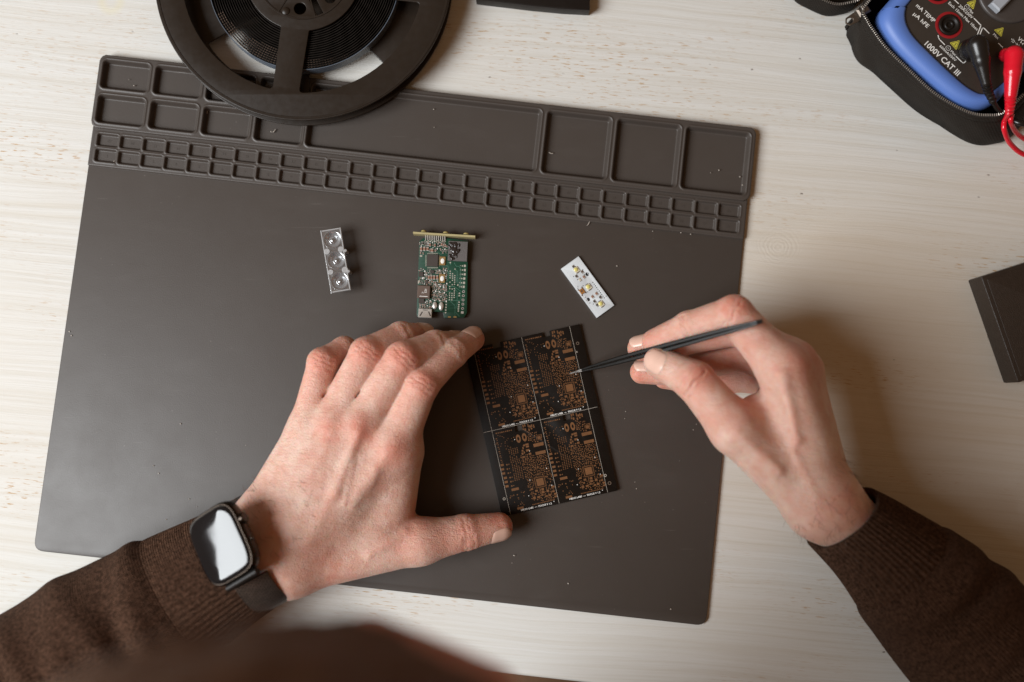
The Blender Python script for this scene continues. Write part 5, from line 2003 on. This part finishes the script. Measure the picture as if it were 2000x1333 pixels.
# nails: those the photograph shows
vz = np.array([0, 0, 1.0])
nail(BODY, L_idx[3], L_idx[2], 7.4, np.array([-0.25, 0.35, 0.9]), length=10.5, back=3.5)
nail(BODY, L_ring[3], L_ring[2], 7.1, np.array([0.1, 0.6, 0.8]), length=9.5, back=3.0)
nail(BODY, L_mid[3], L_mid[2], 7.4, np.array([0.0, 0.6, 0.8]), length=9.5, back=3.0)
nail(BODY, L_thb[2], L_thb[1], 8.4, np.array([0.1, -0.75, 0.62]), length=12, back=5.0)
nail(BODY, R_thb[2], R_thb[1], 9.1, np.array([-0.1, -0.15, 1.0]), length=13, back=4.5, width=0.78)
nail(BODY, R_mid[3], R_mid[2], 7.4, np.array([-0.2, 0.8, 0.6]), length=9.5, back=3.5)
nail(BODY, R_ring[3], R_ring[2], 7.2, np.array([-0.3, 0.75, 0.6]), length=9.5, back=3.5)


# ------------------------------ hair
def build_hair():
    h = 2.6
    F = Field(HC - [150, 150, 130], HC + [140, 150, 150], h)
    F.ell(hd(0, 31, -19), (76, 81, 86), 6, ROT)
    rr = random.Random(3)
    for i in range(260):
        th, ph = rr.uniform(0, 2 * math.pi), math.acos(rr.uniform(-0.35, 1))
        d = np.array([math.sin(ph) * math.cos(th), math.cos(ph), math.sin(ph) * math.sin(th)])
        p = np.array([d[0] * 76, 31 + d[1] * 82, -19 + d[2] * 86])
        if p[2] > 46 and p[1] < 70:
            continue
        t = np.array([rr.gauss(0, 6), rr.gauss(0, 3), rr.gauss(9, 5)])
        t -= d * (t @ d)
        p = p - d * 3
        F.cone(hd(*p), hd(*(p + t)), rr.uniform(4, 6), rr.uniform(2, 4), 4)
    # hairline: nothing in front of the forehead, round the ears or on the neck
    X, Y, Z = F.ax[0][:, None, None], F.ax[1][None, :, None], F.ax[2][None, None, :]
    r_ = (X - HC[0]) * HRT[0] + (Y - HC[1]) * HRT[1] + (Z - HC[2]) * HRT[2]
    u_ = (X - HC[0]) * HUP[0] + (Y - HC[1]) * HUP[1] + (Z - HC[2]) * HUP[2]
    f_ = (X - HC[0]) * FACE[0] + (Y - HC[1]) * FACE[1] + (Z - HC[2]) * FACE[2]
    low = (-(u_ + 42 + 0.35 * f_)).astype(np.float32)
    F.d = np.maximum(F.d, np.where(f_ > -60, low, -20).astype(np.float32))
    F.d = np.maximum(F.d, (-(u_ + 48)).astype(np.float32))
    V, Fc = F.mesh()
    V = relax(V, Fc, 1)
    n = NT('dark_brown_hair')
    co = n.coord()
    st = n.noise(n.mapping(co, scale=(60, 260, 260)), 1.0, 4, 0.6)
    n.set(Base_Color=n.mix(st, (0.050, 0.019, 0.007), (0.15, 0.066, 0.027)), Roughness=0.55, Specular_IOR_Level=0.2)
    n.bump(st, 0.8, 0.003)
    fast_mesh('hair', V, Fc, n.m, BODY)


build_hair()


# ------------------------------ sweater
def knit_material(name, ribs):
    n = NT(name)
    uv = n.coord('UV')
    sep = n.node('SeparateXYZ')
    n.inp(sep.inputs[0], uv)
    u, v = sep.outputs[0], sep.outputs[1]
    co = n.coord()
    # stitches: little v shapes in columns; u and v are in millimetres
    wu, wv = (1.55, 1.15) if not ribs else (3.0, 1.2)
    su = n.math('SINE', n.math('MULTIPLY', u, 2 * math.pi / wu))
    tri = n.math('ABSOLUTE', n.math('SUBTRACT', n.math('FRACT', n.math('DIVIDE', u, wu)), 0.5))
    sv = n.math('SINE', n.math('MULTIPLY', n.math('ADD', v, n.math('MULTIPLY', tri, 1.3)), 2 * math.pi / wv))
    fuzz = n.noise(co, 1500, 3, 0.7)
    h = n.math('ADD', n.math('MULTIPLY', su, 0.35), n.math('MULTIPLY', sv, 0.45))
    h = n.math('ADD', h, n.math('MULTIPLY', fuzz, 0.9))
    mott = n.ramp(n.noise(co, 620, 3, 0.7), [(0.36, 0.0), (0.64, 1.0)])
    col = n.mix(mott, (0.020, 0.009, 0.0045), (0.100, 0.051, 0.031))
    col = n.mix(n.ramp(fuzz, [(0.52, 0.0), (0.70, 0.5)]), col, (0.18, 0.105, 0.072))
    n.set(Base_Color=col, Roughness=0.9, Specular_IOR_Level=0.08, Sheen_Weight=0.05, Sheen_Roughness=0.5, Sheen_Tint=(0.75, 0.5, 0.38))
    n.bump(h, 0.9, 0.0007)
    return n.m


M_KNIT = knit_material('brown_knit', False)
M_RIB = knit_material('brown_rib_knit', True)


def sleeve(path, half_w, half_h, folds, cuff_len, n_ribs, up=EZ, seed=0, step=1.3, tilt=0.0, cuff_skew=0.0):
    """path from the cuff up the arm, with half widths at each path point"""
    cp = catmull(path, 40)
    hw = [float(q[0]) for q in catmull([np.array([w, 0, 0]) for w in half_w], 40)]
    hh = [float(q[0]) for q in catmull([np.array([w, 0, 0]) for w in half_h], 40)]
    # resample by length
    seg = np.array([0] + [np.linalg.norm(b - a) for a, b in zip(cp[:-1], cp[1:])]).cumsum()
    N = int(seg[-1] / step)
    ss_ = np.linspace(0, seg[-1], N)
    cpa = np.array(cp)
    C = np.stack([np.interp(ss_, seg, cpa[:, k]) for k in range(3)], 1)
    HW, HH = np.interp(ss_, seg, hw), np.interp(ss_, seg, hh)
    m = 288
    th = np.linspace(0, 2 * math.pi, m, endpoint=False)
    tn = np.gradient(C, axis=0)
    tn /= np.linalg.norm(tn, axis=1)[:, None]
    side = np.cross(tn, up)
    side /= np.linalg.norm(side, axis=1)[:, None]
    upv = np.cross(side, tn)
    rng = np.random.default_rng(seed)
    disp = np.zeros((N, m))
    for (s0, th0, width, spread, amp, slant) in folds:
        dth = (th[None, :] - th0 + math.pi) % (2 * math.pi) - math.pi
        pos = ss_[:, None] - s0 - slant * dth
        disp += amp * np.exp(-(pos / width) ** 2) * np.exp(-(dth / spread) ** 2)
    for k in range(8):
        a, b, ph = rng.integers(1, 4), rng.uniform(0.01, 0.05), rng.uniform(0, 6.3)
        disp += 0.35 * np.sin(a * th[None, :] + b * ss_[:, None] * 6.28 * 0.3 + ph)
    cuffm = 1 - ss(cuff_len - 1.5, cuff_len + 1.5, ss_)
    rib = np.cos(n_ribs * th)[None, :] * 0.55 * cuffm[:, None]
    disp = disp * (0.35 + 0.65 * (1 - cuffm))[:, None] + rib
    disp += (1 - cuffm)[:, None] * 1.6 * ss(0, 6, np.maximum(ss_ - cuff_len, 0))[:, None]
    shift = cuff_skew * np.cos(th)[None, :] * np.exp(-ss_ / 14.0)[:, None]
    P = C[:, None, :] + side[:, None, :] * ((HW[:, None] + disp) * np.cos(th)[None, :])[..., None] + upv[:, None, :] * ((HH[:, None] + disp) * np.sin(th)[None, :])[..., None] \
        + tn[:, None, :] * shift[..., None]
    ic = int(np.searchsorted(ss_, cuff_len))
    # the cuff turns in at its mouth
    inner = []
    for q in (0.99, 0.94, 0.90):
        inner.append(C[0] + (P[0] - C[0]) * q + tn[0] * (3.0 if q < 0.92 else 0.4))
    circ = 2 * math.pi * float(HW[ic] + HH[ic]) / 2
    cuff = np.concatenate([np.array(inner[::-1]), P[:ic + 1]])
    loft('cuff', cuff, M_RIB, BODY, cap=False, uv=(n_ribs * 3.0, [0, 0.3, 0.6] + list(ss_[:ic + 1])))
    loft('sleeve', P[ic:], M_KNIT, BODY, cap=False, uv=(circ, list(ss_[ic:])))


# the left sleeve, from the wrist back towards the elbow
sleeve([W(490, 1085, 33), W(430, 1118, 34), W(330, 1180, 36), W(200, 1265, 38), W(40, 1375, 42), W(-170, 1500, 48)],
       [31, 33.5, 38, 43, 46, 48], [24, 26, 30, 34, 37, 40],
       [(62, 2.0, 7, 0.9, 4.9, 5), (84, 1.3, 8, 0.8, 3.9, -6), (104, 1.9, 8, 0.8, 4.9, 7), (122, 1.1, 7, 0.7, 3.7, -5), (142, 1.8, 9, 0.9, 4.9, 6), (168, 1.4, 9, 0.9, 4.2, 4), (54, 0.6, 6, 0.7, 2.0, 4), (95, 0.5, 8, 0.8, 2.0, -4),
        (74, 1.9, 5, 0.7, -3.0, 5), (132, 1.6, 6, 0.8, -3.2, 6)], 45, 66, seed=2)
# the right sleeve
sleeve([W(1643, 1010, 47), W(1712, 1066, 46), W(1790, 1140, 45), W(1880, 1235, 44), W(2010, 1360, 44), W(2190, 1530, 46)],
       [22.6, 27, 34, 38, 41, 46], [31, 32, 34, 36, 38, 40],
       [(58, 1.7, 6, 1.0, 4.2, 3), (78, 1.9, 7, 1.0, 5.1, 4), (96, 1.4, 7, 0.9, 4.4, -3), (116, 1.8, 8, 1.0, 5.4, 4), (140, 1.5, 9, 1.0, 5.1, 3), (68, 1.8, 4, 0.9, -3.2, 3), (106, 1.6, 5, 0.9, -3.7, 3)], 42, 62, seed=5, cuff_skew=-3.0)
# the rest of the sweater, outside the picture
Sf = Field([-500, -680, -470], [500, -220, 160], 6.0)
Sf.d[:] = 40
for a, b, r1, r2 in ((SH_L, SH_R, 58, 58), ((-66, -450, 10), (-66, -500, -380), 130, 148), ((-130, -440, 0), (-140, -490, -380), 104, 116), ((0, -450, 0), (10, -500, -380), 104, 116),
                     (SH_L, EL_L, 56, 46), (SH_R, EL_R, 56, 46), ((-66, -440, 40), neck0 + [0, -12, -70], 78, 66)):
    Sf.cone(a, b, r1, r2, 18)
Vs, Fs = Sf.mesh()
fast_mesh('sweater_body', relax(Vs, Fs, 3), Fs, plain('brown_knit_plain', (0.11, 0.062, 0.04), 0.9, spec=0.1, var=0.3, bump=0.6, bscale=400), BODY)


# ---------------------------------------------------------------- wrist watch
def build_watch():
    C = W(492, 1078, 33)
    arm = unit(W(560, 1042, 33) - W(420, 1116, 33))      # towards the hand
    b = unit(np.cross(arm, EZ))                          # towards the near right
    if b[1] > 0:
        b = -b
    A_, B_ = 30.5, 25.5
    T = thing('wrist_watch', 'square dark smart watch with mesh band worn over the left cuff', 'watch', C)

    def el(phi, off=0.0):
        p = b * A_ * math.cos(phi) + EZ * B_ * math.sin(phi)
        nrm = unit(b * math.cos(phi) / A_ + EZ * math.sin(phi) / B_)
        return C + p + nrm * off, nrm
    phi0 = math.radians(109)
    c0, nz = el(phi0, 1.0)
    nz = unit(np.array([-0.39, -0.04, 0.915]))            # the dial leans back towards the elbow
    c0 = c0 + EZ * 2.0
    ax = unit(arm - nz * (arm @ nz))
    ay, az = np.cross(nz, ax), nz                        # ay runs along the band
    M_CASE = plain('dark_steel_case', (0.045, 0.035, 0.028), 0.26, 1.0, var=0.08)
    n = NT('watch_glass')
    n.set(Base_Color=n.mix(n.noise(n.coord(), 30), (0.006, 0.006, 0.007), (0.008, 0.008, 0.009)), Roughness=0.05, Specular_IOR_Level=0.5, IOR=1.5)
    M_GL = n.m

    def sq(w, h, z, p=4.2, n=96, dome=0.0):
        out = []
        for i in range(n):
            t = 2 * math.pi * i / n
            ct, st = math.cos(t), math.sin(t)
            x = w * math.copysign(abs(ct) ** (2 / p), ct)
            y = h * math.copysign(abs(st) ** (2 / p), st)
            out.append(c0 + ax * x + ay * y + az * z)
        return out
    w, h = 17.2, 20.2
    loft('case', [sq(w - 3.5, h - 3.5, 0.0), sq(w - 1.5, h - 1.5, 0.6), sq(w - 0.2, h - 0.2, 2.6), sq(w, h, 4.6), sq(w - 0.1, h - 0.1, 6.6), sq(w - 0.7, h - 0.7, 8.0), sq(w - 1.2, h - 1.2, 8.4), sq(w - 1.4, h - 1.4, 8.3)], M_CASE, T)
    loft('glass', [sq(w - 1.35, h - 1.35, 8.2), sq(w - 1.5, h - 1.5, 8.75), sq(w - 2.0, h - 2.0, 9.25), sq(w - 2.9, h - 2.9, 9.6), sq(w - 4.2, h - 4.2, 9.78), sq(w * 0.5, h * 0.5, 9.9, 3.4), sq(0.8, 0.8, 9.93, 2.5)], M_GL, T)
    for (yy, r, L) in ((6.5, 3.0, 2.0), (-5.0, 1.2, 1.1)):
        mb = MB()
        mb.lathe(c0 + ax * (w - 0.3) + ay * yy + az * 4.8, [(r, 0), (r, L * 0.8), (r * 0.85, L)], 28, (ay, az, ax))
        mb.build('crown' if r > 2 else 'side_button', M_CASE, T, True)
    # lugs where the band joins
    for s in (-1,):
        mb = MB()
        o_ = h + 1.0 if s < 0 else h - 2.2
        mb.tube([c0 + ay * s * o_ - ax * 10.8 + az * (3.2 if s < 0 else 1.0), c0 + ay * s * o_ + ax * 10.8 + az * (3.2 if s < 0 else 1.0)], 2.0, 14)
        mb.build('lug', M_BLACK if s < 0 else M_CASE, T, True)
    # mesh band round the wrist
    n = NT('dark_mesh_band')
    uv = n.coord('UV')
    br = n.node('TexBrick')
    n.inp(br.inputs['Vector'], uv)
    br.inputs['Scale'].default_value = 1.0
    br.inputs['Brick Width'].default_value = 1.5
    br.inputs['Row Height'].default_value = 1.0
    br.inputs['Mortar Size'].default_value = 0.17
    br.inputs['Mortar Smooth'].default_value = 0.8
    br.inputs['Color1'].default_value = (0.085, 0.062, 0.048, 1)
    br.inputs['Color2'].default_value = (0.13, 0.095, 0.075, 1)
    br.inputs['Mortar'].default_value = (0.012, 0.009, 0.007, 1)
    n.set(Base_Color=br.outputs['Color'], Roughness=0.38, Metallic=0.55)
    n.bump(n.math('SUBTRACT', 1.0, br.outputs['Fac']), 1.0, 0.0008)
    rings, vs = [], []
    acc = 0.0
    prev = None
    gap = math.asin(min(1, (h + 1.5) / 31.0))
    for i in range(90):
        phi = phi0 + math.radians(70) + (2 * math.pi - math.radians(70) - gap * 0.94) * i / 89
        p, nn = el(phi, 1.4 - 3.5 * max(0, 1 - i / 10.0))
        if prev is not None:
            acc += np.linalg.norm(p - prev)
        prev = p
        vs.append(acc)
        bw = 9.6
        rings.append([p - arm * bw + nn * 0.0, p - arm * bw + nn * 1.1, p - arm * (bw - 0.6) + nn * 1.6, p + nn * 1.7, p + arm * (bw - 0.6) + nn * 1.6, p + arm * bw + nn * 1.1, p + arm * bw, p])
    loft('band', rings, n.m, T, cap=True, uv=(38.0, vs), auto=60)


build_watch()
